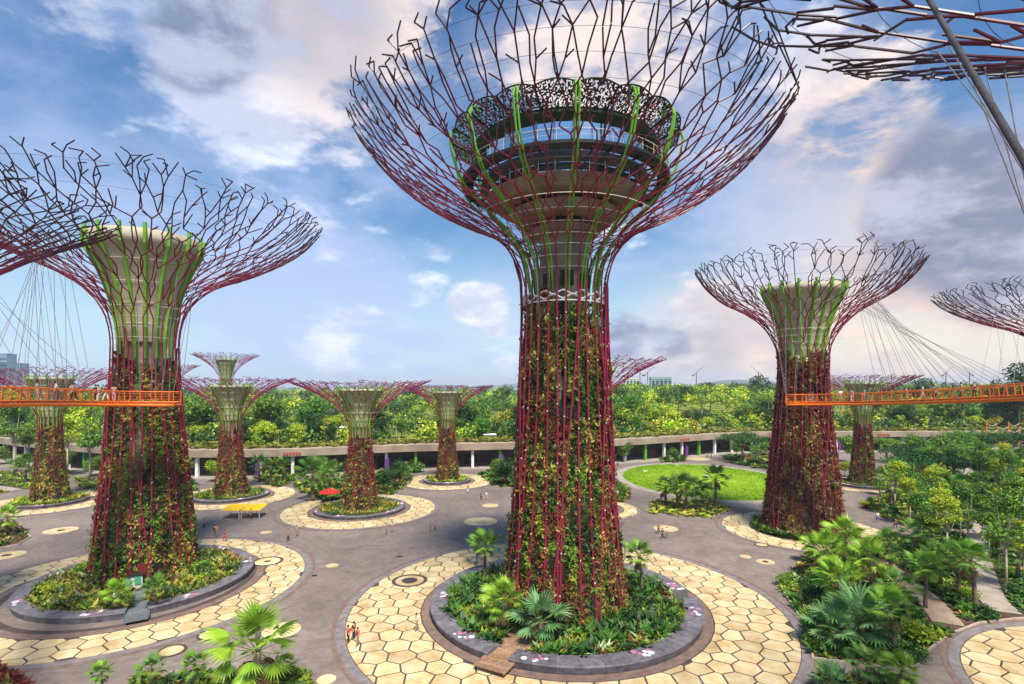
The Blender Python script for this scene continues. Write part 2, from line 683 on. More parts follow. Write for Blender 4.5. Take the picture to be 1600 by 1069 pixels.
def leaf_mesh(name, cen, d, side, ln, wd, col, m, fold=0.0):
    """diamond leaves: centres, tip direction, side direction, length, width, colour per leaf"""
    n = len(cen)
    ln = np.asarray(ln)[:, None]
    wd = np.asarray(wd)[:, None]
    nr = np.cross(d, side)
    v = np.empty((n, 4, 3))
    v[:, 0] = cen - d * ln * .5
    v[:, 1] = cen + side * wd * .5 + nr * wd * fold
    v[:, 2] = cen + d * ln * .5
    v[:, 3] = cen - side * wd * .5 + nr * wd * fold
    q = np.arange(4 * n).reshape(n, 4)
    me = bpy.data.meshes.new(name)
    me.vertices.add(4 * n)
    me.vertices.foreach_set('co', v.reshape(-1).astype(np.float32))
    me.loops.add(4 * n)
    me.loops.foreach_set('vertex_index', q.reshape(-1).astype(np.int32))
    me.polygons.add(n)
    me.polygons.foreach_set('loop_start', (np.arange(n) * 4).astype(np.int32))
    me.update(calc_edges=True)
    at = me.attributes.new('leaf_colour', 'FLOAT_COLOR', 'POINT')
    cc = np.ones((n, 4, 4), dtype=np.float32)
    cc[:, :, :3] = np.asarray(col)[:, None, :]
    at.data.foreach_set('color', cc.reshape(-1))
    me.materials.append(m)
    return me


def unit(a):
    return a / np.maximum(np.linalg.norm(a, axis=1, keepdims=True), 1e-9)


def rand_dirs(rng, n):
    return unit(rng.normal(size=(n, 3)))


def frame_from(nrm, rng):
    """random tip and side direction in the plane across a normal"""
    t = rand_dirs(rng, len(nrm))
    d = unit(t - nrm * (t * nrm).sum(1, keepdims=True))
    s = np.cross(nrm, d)
    return d, s


def gp(px, py, z=0.0):
    """place on the ground seen at that point of the view, metres"""
    y = (EYE - z) * FP / (py - HZ)
    return Vector(((px - 800) / FP * y, y, z))


# ------------------------------------------------------------------ ground, plaza, terrain
g = MB()
g.v = [(-6000, -600, 0), (6000, -600, 0), (6000, 9000, 0), (-6000, 9000, 0)]
g.f = [(0, 1, 2, 3)]
tag(g.build('ground', M_GROUND), 'dark green ground reaching out to the horizon', None, None, 'structure')

# front edge line of the covered walkway
CW = [(-330, 262), (-260, 222), (-190, 185), (-166, 171), (-140, 157), (-111, 144), (-92, 138), (-76, 136), (-55, 139), (-29, 148), (-4, 153), (20, 158), (40, 166),
      (62, 178), (80, 187), (110, 191), (140, 191), (200, 194), (270, 200), (360, 215)]


def resample(pts, step):
    # Catmull-Rom, then even spacing
    P = [Vector((p[0], p[1])) for p in pts]
    out = []
    for i in range(len(P) - 1):
        p0, p1, p2, p3 = P[max(i - 1, 0)], P[i], P[i + 1], P[min(i + 2, len(P) - 1)]
        for k in range(24):
            t = k / 24
            out.append(0.5 * ((2 * p1) + (p2 - p0) * t + (2 * p0 - 5 * p1 + 4 * p2 - p3) * t * t + (-p0 + 3 * p1 - 3 * p2 + p3) * t ** 3))
    out.append(P[-1])
    res = [out[0]]
    acc = 0
    for a, b in zip(out, out[1:]):
        d = (b - a).length
        while acc + d >= step:
            t = (step - acc) / d
            a = a.lerp(b, t)
            res.append(a.copy())
            d = (b - a).length
            acc = 0
        acc += d
    return res


CWP = resample(CW, 4.0)


def normals2(P):
    res = []
    for i in range(len(P)):
        t = (P[min(i + 1, len(P) - 1)] - P[max(i - 1, 0)]).normalized()
        res.append(Vector((-t.y, t.x)))
    return res


CWN = normals2(CWP)
ROOF_Z = 7.3

plz = MB()
pts = [(p.x, p.y) for p in CWP] + [(360, 60), (120, -60), (-120, -60), (-330, 60)]
plz.v = [(x, y, 0.02) for x, y in pts]
plz.f = [tuple(range(len(pts) - 1, -1, -1))]
plaza = tag(plz.build('plaza_pavement', M_ASPH), 'grey tarmac plaza running between the paved circles', None, None, 'structure')


def hill_z(v):
    t = min(max(v / 420.0, 0), 1)
    return ROOF_Z - 0.25 + 5.5 * t ** 1.3


hm = MB()
offs = [9.5, 14, 22, 40, 80, 160, 300, 430, 520]
cen = Vector((0, 60))
for i, (p, n) in enumerate(zip(CWP, CWN)):
    for k, v in enumerate(offs):
        if v <= 22:
            q = p + n * v
        else:
            dd = ((p + n * 22) - cen).normalized()
            q = p + n * 22 + dd * (v - 22)
        z = hill_z(v) + (0.5 * math.sin(i * .7 + k * 2.1) if k > 1 else 0)
        if k == len(offs) - 1:
            z = 0
        hm.v.append((q.x, q.y, z))
no = len(offs)
for i in range(len(CWP) - 1):
    for k in range(no - 1):
        hm.f.append((i * no + k, (i + 1) * no + k, (i + 1) * no + k + 1, i * no + k + 1))
tag(hm.build('hillside_terrain', M_MEADOW, smooth=True), 'yellow green grassy bank above the covered walkway', None, None, 'structure')


def behind(i, v):
    """point v metres behind the walkway front at station i"""
    p, n = CWP[i], CWN[i]
    if v <= 22:
        q = p + n * v
    else:
        dd = ((p + n * 22) - cen).normalized()
        q = p + n * 22 + dd * (v - 22)
    return Vector((q.x, q.y, hill_z(v)))


# sea beyond the wood, far hills
w = MB()
w.v = [(-5500, 1500, 1.0), (300, 1500, 1.0), (500, 8900, 1.0), (-5500, 8900, 1.0)]
w.f = [(0, 1, 2, 3)]
tag(w.build('sea_water', mat('sea', (0.03, 0.07, 0.13), 0.25)), 'strip of blue sea at the far horizon', None, None, 'structure')
hl = MB()
rng = random.Random(4)
for base_x, wid, y, hh in ((2300, 900, 4200, 105), (3300, 1300, 4600, 80), (-1100, 700, 5200, 60), (1300, 600, 5000, 48), (300, 900, 6200, 52)):
    n = 26
    b = len(hl.v)
    for i in range(n + 1):
        t = i / n
        e = math.sin(PI * t) ** 0.8
        z = hh * e * (0.75 + 0.25 * math.sin(t * 9 + base_x) + 0.06 * rng.random())
        for k, (dy, f) in enumerate(((0, 0), (250, 1), (700, 0))):
            hl.v.append((base_x + (t - .5) * 2 * wid, y + dy, max(z * f, 0) - (1 if f == 0 else 0)))
    for i in range(n):
        for k in range(2):
            hl.f.append((b + i * 3 + k, b + (i + 1) * 3 + k, b + (i + 1) * 3 + k + 1, b + i * 3 + k + 1))
tag(hl.build('far_hills', mat('far_hill_woods', (0.035, 0.06, 0.035), 0.9, var=0.3, scale=0.02), smooth=True), 'low wooded hills along the horizon', None, None, 'structure')

# ------------------------------------------------------------------ paved circles with polygonal tiles


def clip_poly(poly, mx, my, nx, ny):
    """keep the side where (p-m).n <= 0"""
    out = []
    k = len(poly)
    for i in range(k):
        a, b = poly[i], poly[(i + 1) % k]
        da = (a[0] - mx) * nx + (a[1] - my) * ny
        db = (b[0] - mx) * nx + (b[1] - my) * ny
        if da <= 0:
            out.append(a)
        if (da < 0 < db) or (db < 0 < da):
            t = da / (da - db)
            out.append((a[0] + (b[0] - a[0]) * t, a[1] + (b[1] - a[1]) * t))
    return out


def arc_clip_out(poly, r):
    """trim a cell to the inside of a circle, by tangent half planes around the cell"""
    if max(math.hypot(*p) for p in poly) <= r:
        return poly
    a0 = math.atan2(sum(p[1] for p in poly), sum(p[0] for p in poly))
    for k in range(-4, 5):
        a = a0 + k * 0.05
        c, s = math.cos(a), math.sin(a)
        poly = clip_poly(poly, r * c, r * s, c, s)
        if len(poly) < 3:
            return []
    return poly


def cells(r_in, r_out, size, seed, gap):
    rg = random.Random(seed)
    pts = []
    n = int(r_out / size * 2.4) + 3
    hx, hy = size, size * 0.866
    for j in range(-n, n + 1):
        for i in range(-n, n + 1):
            x = (i + 0.5 * (j % 2)) * hx + rg.uniform(-.17, .17) * size
            y = j * hy + rg.uniform(-.17, .17) * size
            d = math.hypot(x, y)
            if r_in - size * 1.4 < d < r_out + size * 1.4:
                pts.append((x, y))
    res = []
    P = np.array(pts)
    for i, (x, y) in enumerate(pts):
        d = math.hypot(x, y)
        if d > r_out + size * .55 or d < r_in - size * .6:
            continue
        dist = np.hypot(P[:, 0] - x, P[:, 1] - y)
        near = np.argsort(dist)[1:16]
        poly = [(x - size * 2, y - size * 2), (x + size * 2, y - size * 2), (x + size * 2, y + size * 2), (x - size * 2, y + size * 2)]
        for j in near:
            ox, oy = P[j]
            nx, ny = ox - x, oy - y
            l = math.hypot(nx, ny)
            nx, ny = nx / l, ny / l
            poly = clip_poly(poly, (x + ox) / 2 - nx * gap / 2, (y + oy) / 2 - ny * gap / 2, nx, ny)
            if len(poly) < 3:
                break
        if len(poly) < 3:
            continue
        poly = arc_clip_out(poly, r_out)
        if len(poly) < 3:
            continue
        # trim towards the planter: chord planes
        if min(math.hypot(*p) for p in poly) < r_in:
            a0 = math.atan2(y, x)
            c, s = math.cos(a0), math.sin(a0)
            poly = clip_poly(poly, r_in * c, r_in * s, -c, -s)
            if len(poly) < 3:
                continue
        area = abs(sum(poly[k][0] * poly[(k + 1) % len(poly)][1] - poly[(k + 1) % len(poly)][0] * poly[k][1] for k in range(len(poly)))) / 2
        if area < 0.35:
            continue
        res.append(poly)
    return res


def paving_circle(loc, r_out, r_in, size, seed, label, gap=0.17, band=0.75):
    root = MB()
    n = 96
    root.lathe([(max(r_in - 1.0, 0.01), 0.0), (r_out, 0.0)], n)
    o = root.build('paving_circle', M_GROUT)
    o.location = (loc[0], loc[1], 0.035)
    tag(o, label, None, None, 'structure')
    b = MB().lathe([(r_out, -0.01), (r_out, 0.02), (r_out + band, 0.02), (r_out + band, -0.01)], n)
    b.build('border_band', M_BAND, o)
    b = MB().lathe([(r_out + band + .12, -0.01), (r_out + band + .12, 0.012), (r_out + band + .45, 0.012), (r_out + band + .45, -0.01)], n)
    b.build('outer_band', M_BAND2, o)
    b = MB().lathe([(r_in - .2, 0.0), (r_in - .2, 0.03), (r_in + .75, 0.03), (r_in + .75, 0.0)], n)
    b.build('inner_band', M_BAND2, o)
    for poly in cells(r_in + .85, r_out - .08, size, seed, gap):
        t = MB().prism(poly, 0.0, 0.028, 0.03)
        t.build('tile', M_TILE, o)
    return o


# ------------------------------------------------------------------ planters (ring walls with planted beds)


def planter(loc, r_out, width, height, gaps, label, motifs=6, seed=0, segs=40):
    """gaps: list of (centre angle deg, half width deg)"""
    root = empty('planter', (loc[0], loc[1], 0.035))
    tag(root, label, 'planter', 'ring planters around the supertrees')
    rg = random.Random(seed)
    ang = 0.0
    step = 360.0 / segs
    for i in range(segs):
        a0, a1 = i * step, (i + 1) * step
        mid = (a0 + a1) / 2
        if any(abs((mid - c + 180) % 360 - 180) < h for c, h in gaps):
            continue
        p = [(r_out - .18, 0.0), (r_out - .12, height * .35), (r_out, height - .09), (r_out - .05, height), (r_out - width, height), (r_out - width, 0.0)]
        MB().lathe(p, 3, R(a0 + 0.05), R(a1 - 0.05), True).build('wall_stone', M_STONE, root)
    MB().lathe([(0.2, 0.02), (0.2, height * .45), (r_out - width - .01, height * .45), (r_out - width - .01, 0.02)], 72).build('soil', M_SOIL, root)
    for k in range(motifs):
        a = R(360 * k / motifs + 20 + rg.uniform(-8, 8))
        if any(abs((math.degrees(a) - c + 180) % 360 - 180) < h + 6 for c, h in gaps):
            continue
        mb, mw = MB(), MB()
        for q in range(7):
            da = rg.uniform(-1.1, 1.1) / r_out
            rr = r_out - width * rg.uniform(.25, .8)
            rad = rg.uniform(.14, .32)
            c = (rr * math.cos(a + da), rr * math.sin(a + da))
            ptz = [(c[0] + rad * math.cos(t * PI / 6), c[1] + rad * math.sin(t * PI / 6)) for t in range(12)]
            (mb if q % 2 else mw).prism(ptz, height - .001, height + .006 + .002 * q)
        f = mb.build('flower_motif', M_PINK, root)
        mw.build('white_petal', M_MWHITE, f)
    return root


PAL_GREEN = np.array([(.05, .13, .02), (.09, .20, .03), (.16, .27, .03), (.26, .33, .04), (.035, .085, .02)])
PAL_BED = np.array([(.07, .17, .02), (.14, .27, .03), (.28, .36, .03), (.46, .44, .06), (.40, .26, .05), (.24, .045, .035), (.04, .10, .025), (.42, .52, .28)])


def tufts(name, pts, h, sp, pal, wts, seed, m=None, leaves=8, lw=0.16, up=0.75):
    """rosettes of strap leaves rooted at pts (n,3)"""
    rg = np.random.RandomState(seed)
    n = len(pts)
    if n == 0:
        return None
    L = leaves
    hh = h * rg.uniform(.45, 1.4, n)
    fx = pts[:, 0] * 1.15 + pts[:, 1] * .35
    fy = pts[:, 1] * 1.05 - pts[:, 0] * .3
    val = np.sin(fx + 1.7 * np.sin(fy * .8 + seed)) + np.sin(fy * 1.3 + 1.3 * np.sin(fx * .6)) + .6 * np.sin(fx * 2.3 + fy * 1.9) + rg.normal(size=n) * .55
    rank = np.argsort(np.argsort(val)) / max(n - 1, 1)
    perm = rg.permutation(len(pal))
    cw_ = np.cumsum(np.array(wts, float)[perm])
    ci = perm[np.clip(np.searchsorted(cw_ / cw_[-1], rank), 0, len(pal) - 1)]
    sh = rg.uniform(.6, 1.5, len(pal))
    hh = hh * sh[ci]
    flat_ = np.repeat(rg.uniform(.45, 1.1, len(pal))[ci], L)
    wid_ = np.repeat(rg.uniform(.7, 2.1, len(pal))[ci], L)
    base = np.repeat(pts, L, 0)
    az = rg.uniform(0, 2 * PI, n * L)
    el = rg.uniform(.15, 1.35, n * L) * up * flat_ + .08
    d = np.stack([np.cos(az) * np.cos(el), np.sin(az) * np.cos(el), np.sin(el)], 1)
    ln = np.repeat(hh, L) * rg.uniform(.7, 1.2, n * L)
    s = np.stack([-np.sin(az), np.cos(az), np.zeros_like(az)], 1)
    s = unit(s + rg.normal(size=s.shape) * .25)
    s = unit(s - d * (s * d).sum(1, keepdims=True))
    cenr = base + d * (ln * .5)[:, None] + rg.normal(size=base.shape) * sp * .25
    cenr[:, 2] = np.maximum(cenr[:, 2], base[:, 2] + .05)
    col = np.repeat(pal[ci], L, 0) * rg.uniform(.7, 1.3, (n * L, 1))
    wd = ln * lw * rg.uniform(.8, 1.4, n * L) * wid_ + .03
    return leaf_mesh(name, cenr, d, s, ln, wd, col, m or M_LEAF, .15)


def ring_points(rg, n, r0, r1, avoid=()):
    r = np.sqrt(rg.uniform(r0 * r0, r1 * r1, n))
    a = rg.uniform(0, 2 * PI, n)
    keep = np.ones(n, bool)
    for c, hw in avoid:          # radial paths: angle, half width in metres
        ca, sa = math.cos(R(c)), math.sin(R(c))
        x, y = r * np.cos(a), r * np.sin(a)
        along = x * ca + y * sa
        off = np.abs(-x * sa + y * ca)
        keep &= ~((along > 0) & (off < hw))
    r, a = r[keep], a[keep]
    return r * np.cos(a), r * np.sin(a)


def bed_stuff(loc, r0, r1, n, seed, label, z, h=.5, avoid=(), pal=PAL_BED, wts=None, leaves=8):
    rg = np.random.RandomState(seed)
    x, y = ring_points(rg, n, r0, r1, avoid)
    pts = np.stack([x, y, np.full_like(x, z)], 1)
    if wts is None:
        wts = [5, 6, 5, 3, 2, 1.6, 4, .8]
    # drifts of one species: nearby plants share a hue
    me = tufts('bed_undergrowth', pts, h, .3, pal, wts, seed, leaves=leaves)
    o = link('bed_undergrowth', me)
    o.location = (loc[0], loc[1], 0)
    return tag(o, label, None, None, 'stuff')


# ------------------------------------------------------------------ supertrees


def prof_fn(prof):
    zs = np.array([p[0] for p in prof], float)
    rs = np.array([p[1] for p in prof], float)
    zz = np.linspace(zs[0], zs[-1], 400)
    rr = np.interp(zz, zs, rs)
    k = np.ones(13) / 13
    pad = np.concatenate([2 * rr[0] - rr[6:0:-1], rr, 2 * rr[-1] - rr[-2:-8:-1]])
    rr = np.convolve(pad, k, 'valid')
    return zz, rr


def grow_canopy(zz, rr, z_neck, phis, seed, spacing, seg, ragged, amp=0.30, tip_up=0.0):
    """walk strands outward over the flared surface: forks, kinks, dead ends. Returns edges per pole."""
    rg = random.Random(seed)
    k0 = int(np.searchsorted(zz, z_neck))
    zc, rc = zz[k0:], rr[k0:]
    s = np.concatenate([[0], np.cumsum(np.hypot(np.diff(zc), np.diff(rc)))])
    S = s[-1]

    def P(phi, t):
        t = max(t, 0)
        if t <= S:
            z, r = np.interp(t, s, zc), np.interp(t, s, rc)
        else:
            dz, dr = zc[-1] - zc[-6], rc[-1] - rc[-6]
            l = math.hypot(dz, dr)
            z, r = zc[-1] + dz / l * (t - S), rc[-1] + dr / l * (t - S)
        return Vector((r * math.cos(phi), r * math.sin(phi), z))

    edges = {i: [] for i in range(len(phis))}
    new_end = lambda: S + rg.uniform(-ragged, ragged * .5)
    strands = [dict(phi=p, pole=i, t=0.0, end=new_end()) for i, p in enumerate(phis)]
    t = 0.0
    level = 0
    TAU = 2 * PI
    while strands and t < S + ragged:
        f = min(t / S, 1)
        step = seg * (0.80 + 0.30 * f)
        t += step
        level += 1
        r = float(np.interp(min(t, S), s, rc))
        target = int(TAU * r / spacing)
        n = len(strands)
        gap_r = [(strands[(i + 1) % n]['phi'] - strands[i]['phi']) % TAU for i in range(n)]
        want = max(0, min(target - n, int(n * .7)))
        order = sorted(range(n), key=lambda i: -(gap_r[i] + gap_r[i - 1]) * rg.uniform(.5, 1.5))
        forks = set(order[:want])
        mean_gap = TAU / max(n, 1)
        off = rg.randrange(2) if n % 2 else 0
        new = []
        merged = {}
        for i, q in enumerate(strands):
            p0 = P(q['phi'], q['t'])
            rel = max(-mean_gap, min(mean_gap, (gap_r[i] - gap_r[i - 1]) * .18))
            right = (i + level) % 2 == 0
            gap = gap_r[i] if right else gap_r[i - 1]
            sgn0 = 1 if right else -1
            out = []
            if f < .10:
                out.append((q['phi'] + rel * .4, t + rg.uniform(-.3, .3) * step))
            elif i in forks:
                for sg in (-1, 1):
                    out.append((q['phi'] + rel * .5 + sg * min(mean_gap * .36, step * .45 / max(r, 1)) * rg.uniform(.75, 1.35), t + rg.uniform(-.32, .32) * step))
            else:
                j = (i + 1) % n if right else i - 1
                if right and rg.random() < .60 and j not in forks and gap * r < spacing * 1.9:
                    ph = q['phi'] + gap * rg.uniform(.4, .6)
                    merged[j % n] = (ph, t + rg.uniform(-.2, .2) * step)
                    out.append(merged[j % n])
                elif i in merged:
                    out.append((merged[i][0] + 1e-5, merged[i][1]))
                else:
                    mv = sgn0 * min(gap * rg.uniform(.25, .52), step * .85 / max(r, 1))
                    out.append((q['phi'] + rel + mv, t + rg.uniform(-.36, .36) * step))
            for ph, tj in out:
                last = tj > q['end'] and q['t'] > 0
                if last:
                    tj = max(q['end'], q['t'] + seg * .4)
                p1 = P(ph, tj)
                if f > .3 and i not in merged:
                    p1 = p1 + Vector((0, 0, rg.uniform(-.08, .12) * step * .5))
                edges[q['pole']].append((p0, p1, f))
                if last and rg.random() < .6:
                    sg = rg.choice((-1, 1))
                    ll = step * rg.uniform(.4, .8)
                    edges[q['pole']].append((p1, P(ph + sg * ll * rg.uniform(.5, 1.0) / max(r, 1), tj + ll * rg.uniform(-.1, .6)) + Vector((0, 0, rg.uniform(-.1, .3))), 1))
                if last or (f > .45 and rg.random() < .05):
                    continue
                new.append(dict(phi=ph, pole=q['pole'], t=tj, end=q['end'] if len(out) == 1 else new_end(), z=p1.z))
                if f > .4 and rg.random() < .20:
                    sg = rg.choice((-1, 1))
                    ll = step * rg.uniform(.45, .85)
                    tw = P(ph + sg * ll * .7 / max(r, 1), tj + ll * .5)
                    edges[q['pole']].append((p1, tw + Vector((0, 0, rg.uniform(0, .25))), min(1, f + .2)))
        strands = sorted(new, key=lambda q: q['phi'] % TAU)
    return edges


def hoop(name, r, z, rad, m, parent, n=72, wave=0.0, wk=12):
    pts = [((r) * math.cos(2 * PI * i / n), r * math.sin(2 * PI * i / n), z + wave * math.sin(wk * 2 * PI * i / n)) for i in range(n)]
    return MB().path(pts, rad, 4, True).build(name, m, parent)


def trunk_leaves(zz, rr, z0, z1, n, seed, pal, wts, np_, cover, size=.42, inset=.25):
    rg = np.random.RandomState(seed)
    u = rg.uniform(0, 1, n * 3)
    z = z0 + (z1 - z0) * u ** 1.12
    phi = rg.uniform(0, 2 * PI, n * 3)
    # planted panels between the poles, some of them bare
    pi_ = (phi / (2 * PI) * np_).astype(int)
    zi = ((z - z0 + 1.2 * np.sin(phi * 7 + seed) + rg.normal(size=len(z)) * .35) / 1.9).astype(int).clip(0, 59)
    tab = rg.uniform(0, 1, (np_, 60))
    tab = (tab + np.roll(tab, 1, 1) * .6 + np.roll(tab, 1, 0) * .25) / 1.85
    frac = (z - z0) / (z1 - z0)
    thr = np.interp(frac, [0, .35, .7, .93, 1], cover)
    frac_in = (phi / (2 * PI) * np_) % 1
    keep = (tab[pi_, np.clip(zi, 0, 59)] < thr) & ((frac_in > .10) | (rg.uniform(0, 1, n * 3) < thr * .8))
    z, phi, pi_, zi = z[keep][:n], phi[keep][:n], pi_[keep][:n], zi[keep][:n]
    r = np.interp(z, zz, rr) - inset
    k = len(z)
    L = 6
    lump = rg.uniform(-.25, .30, k) + (rg.uniform(0, 1, k) < .12) * rg.uniform(.1, .5, k) - np.interp(z, [z0, z0 + (z1 - z0) * .45, z1], [0, .12, .35])
    base = np.stack([(r + lump) * np.cos(phi), (r + lump) * np.sin(phi), z], 1)
    nrm0 = np.stack([np.cos(phi), np.sin(phi), np.full(k, .25)], 1)
    base = np.repeat(base, L, 0)
    nrm0 = np.repeat(nrm0, L, 0)
    nn = unit(nrm0 + rg.normal(size=nrm0.shape) * .75)
    d, s = frame_from(nn, rg)
    d[:, 2] -= .25
    d = unit(d)
    s = unit(np.cross(nn, d))
    c = base + rg.normal(size=base.shape) * size * .42
    # colour drifts: patches of one species
    patch = rg.randint(0, len(pal), (np_ * 2, 40))
    w = np.array(wts, float)
    patch = rg.choice(len(pal), (np_ * 2 + 1, 60), p=w / w.sum())
    own = rg.choice(len(pal), k, p=w / w.sum())
    pc = patch[np.clip((phi / (2 * PI) * np_ * 2).astype(int), 0, np_ * 2), np.clip(zi, 0, 59)]
    ci = np.where(rg.uniform(0, 1, k) < .82, pc, own)
    col = np.repeat(pal[ci] * rg.uniform(.7, 1.25, (k, 1)), L, 0) * rg.uniform(.75, 1.25, (k * L, 1))
    psz = rg.uniform(.55, 1.55, (np_ * 2 + 1, 60))
    sz_ = psz[np.clip((phi / (2 * PI) * np_ * 2).astype(int), 0, np_ * 2), np.clip(zi, 0, 59)]
    ln = size * rg.uniform(.6, 1.4, k * L) * np.repeat(sz_, L)
    return leaf_mesh('planting', c, d, s, ln, ln * rg.uniform(.22, .55, k * L), col, M_LEAF_TRUNK, .12)


PAL_T0 = np.array([(.072, .155, .018), (.14, .24, .024), (.32, .36, .034), (.024, .055, .015), (.215, .105, .03), (.175, .04, .022), (.39, .29, .055)])
PAL_T4 = np.array([(.20, .052, .028), (.11, .026, .018), (.25, .13, .036), (.14, .14, .028), (.34, .25, .062), (.05, .062, .018)])


def supertree(name, label, loc, prof, z_neck, npoles, seed, spacing, seg, ragged, pole_r, br_r, leaf_z, leaf_n, pal, wts, cover,
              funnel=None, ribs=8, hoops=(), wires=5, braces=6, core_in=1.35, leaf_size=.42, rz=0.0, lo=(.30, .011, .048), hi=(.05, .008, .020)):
    root = empty(name, (loc[0], loc[1], 0.0), rz)
    tag(root, label, 'supertree', 'supertrees of the grove')
    rg = random.Random(seed)
    zz, rr = prof_fn(prof)
    H = zz[-1]
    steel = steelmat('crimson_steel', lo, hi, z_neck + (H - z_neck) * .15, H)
    f = lambda z: float(np.interp(z, zz, rr))
    phis = [2 * PI * (i + rg.uniform(-.16, .16)) / npoles for i in range(npoles)]
    edges = grow_canopy(zz, rr, z_neck, phis, seed + 5, spacing, seg, ragged)
    lamps = MB()
    for i, ph in enumerate(phis):
        mb = MB()
        pts = []
        k = 9
        drift = rg.uniform(-.14, .14)
        for j in range(k + 1):
            z = z_neck * j / k
            a = ph + drift * (1 - j / k)
            pts.append((f(z) * math.cos(a), f(z) * math.sin(a), z))
        mb.path(pts, [pole_r * (1.15 - .25 * j / k) for j in range(k + 1)], 6)
        for j in range(int(z_neck / 4.4)):
            z = 3 + j * 4.4 + rg.uniform(-1.8, 1.8)
            if z < z_neck and npoles > 21:
                a = ph + drift * (1 - z / z_neck)
                lamps.box(((f(z) + pole_r * 1.2) * math.cos(a), (f(z) + pole_r * 1.2) * math.sin(a), z), (.09, .1, .13), a)
        for p0, p1, fr in edges[i]:
            ra = pole_r * .86 * (1 - fr) + br_r * fr
            mb.tube(p0, p1, ra, ra * .92, 5)
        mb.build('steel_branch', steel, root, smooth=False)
    if lamps.v:
        tag(lamps.build('lamp_fitting', M_WHITE, root), None, None, None, 'stuff')
    for i in range(braces):
        ph = 2 * PI * (i + rg.uniform(-.2, .2)) / braces
        dr = rg.choice((-1, 1)) * rg.uniform(.35, .95)
        z0, z1 = (0, z_neck * rg.uniform(.75, 1.12))
        pts = []
        for j in range(15):
            z = z0 + (z1 - z0) * j / 14
            a = ph + dr * j / 14
            pts.append(((f(z) + pole_r * 1.6) * math.cos(a), (f(z) + pole_r * 1.6) * math.sin(a), z))
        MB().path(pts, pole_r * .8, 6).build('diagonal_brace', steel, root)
    # shaft
    cz = [z for z in np.linspace(0, z_neck, 12)]
    MB().lathe([(max(f(z) - core_in, .5), z) for z in cz] + [(max(f(z_neck) - core_in, .5), z_neck + 1)], 40).build('shaft', M_CONC, root, smooth=True)
    rc = lambda z: max(f(z) - core_in, .5)
    for (a, z, ww, hh) in ((-90, .06, .14, .2), (-84, .24, .13, .2), (-95, .52, .12, .12), (-88, .75, .12, .12), (-60, .4, .1, .15), (-120, .33, .1, .15), (-100, .9, .2, .06), (-70, .86, .15, .05)):
        z *= z_neck
        a = R(a) - rz
        s = f(0) / 6
        MB().box(((rc(z) + .02) * math.cos(a), (rc(z) + .02) * math.sin(a), z), (.3, 1.0 * s + ww, 2.2 * s), a).build('opening', M_DARK, root)
    # horizontal hoops and canopy wires
    for z in hoops:
        hoop('hoop', f(z) - pole_r * .4, z, .035, M_PALE, root)
    for k in range(wires):
        z = z_neck + (H - z_neck) * (.45 + .52 * k / max(wires - 1, 1))
        hoop('canopy_wire', f(z) * .985, z + .1, .016, M_WIRE, root)
    # funnel inside the crown
    if funnel:
        fz0, fz1, r1, band = funnel
        r0 = max(f(fz0) - core_in * .75, .6)
        prof_f = []
        for j in range(13):
            t = j / 12
            prof_f.append((r0 + (r1 * .93 - r0) * (t ** 2.1 * .75 + t * .25), fz0 + (fz1 - band - fz0) * t))
        prof_f += [(r1 * .93 + .18, fz1 - band + .05), (r1, fz1), (r1 - .25, fz1 + .05), (r1 - .5, fz1 - .6)]
        MB().lathe(prof_f, 64).build('funnel', M_CREAM, root, smooth=True)
        for k in range(ribs):
            a = 2 * PI * (k + .5) / ribs
            pts = []
            for j in range(15):
                t = j / 14
                z = fz0 - 2.0 + (fz1 - fz0 + 2.6) * t
                r_ = float(np.interp(z, [q[1] for q in prof_f[:15]], [q[0] for q in prof_f[:15]])) + .16
                pts.append((r_ * math.cos(a), r_ * math.sin(a), z))
            MB().path(pts, [.22 if npoles > 21 else .14] * 15, 5).build('green_rib', M_GREEN, root)
        for k in range(4):
            t = .2 + .22 * k
            r_ = r0 + (r1 * .93 - r0) * (t ** 2.1 * .75 + t * .25) + .12
            hoop('funnel_seam', r_, fz0 + (fz1 - band - fz0) * t, .03, M_PALE, root)
    me = trunk_leaves(zz, rr, leaf_z[0], leaf_z[1], leaf_n, seed + 9, pal, wts, npoles, cover, leaf_size)
    o = link('planting', me, root)
    tag(o, None, None, None, 'stuff')
    return root, f


T0 = Vector((5.6, 57.4, 0))
T1 = Vector((-46.2, 67.0, 0))
T2 = Vector((-55.8, 45.0, 0))
T3 = Vector((28.0, 11.5, 0))
T4 = Vector((47.6, 87.0, 0))
T5 = Vector((104.0, 98.0, 0))
P0 = [(0, 6.9), (3, 6.3), (10, 5.55), (20, 5.0), (30, 4.62), (34, 4.55), (36.3, 4.95), (38, 5.7), (39.8, 7.1), (41.2, 9.6), (42.6, 13.0), (44.0, 15.6), (46.0, 18.4), (48.0, 20.4), (50.2, 22.0)]
P1 = [(0, 5.8), (3, 5.45), (8, 5.0), (14, 4.5), (20, 4.1), (27, 3.55), (30, 3.65), (32, 4.0), (34, 4.9), (35.6, 6.3), (37.2, 8.6), (38.6, 12.0), (40.2, 15.0), (42.0, 17.8), (43.3, 19.3), (44.7, 20.4)]
P4 = [(0, 6.2), (3, 5.7), (8, 5.2), (14, 4.6), (20, 4.1), (25, 3.65), (28, 3.7), (30.3, 4.1), (32.6, 5.2), (34.6, 6.9), (36.3, 9.3), (37.8, 12.2), (39.4, 14.0), (41.0, 15.4), (42.7, 16.4)]
W0 = [4.5, 5, 3, 5, 5, 4, 2.2]
W4 = [5, 4, 4, 2.2, 2, 1.5]


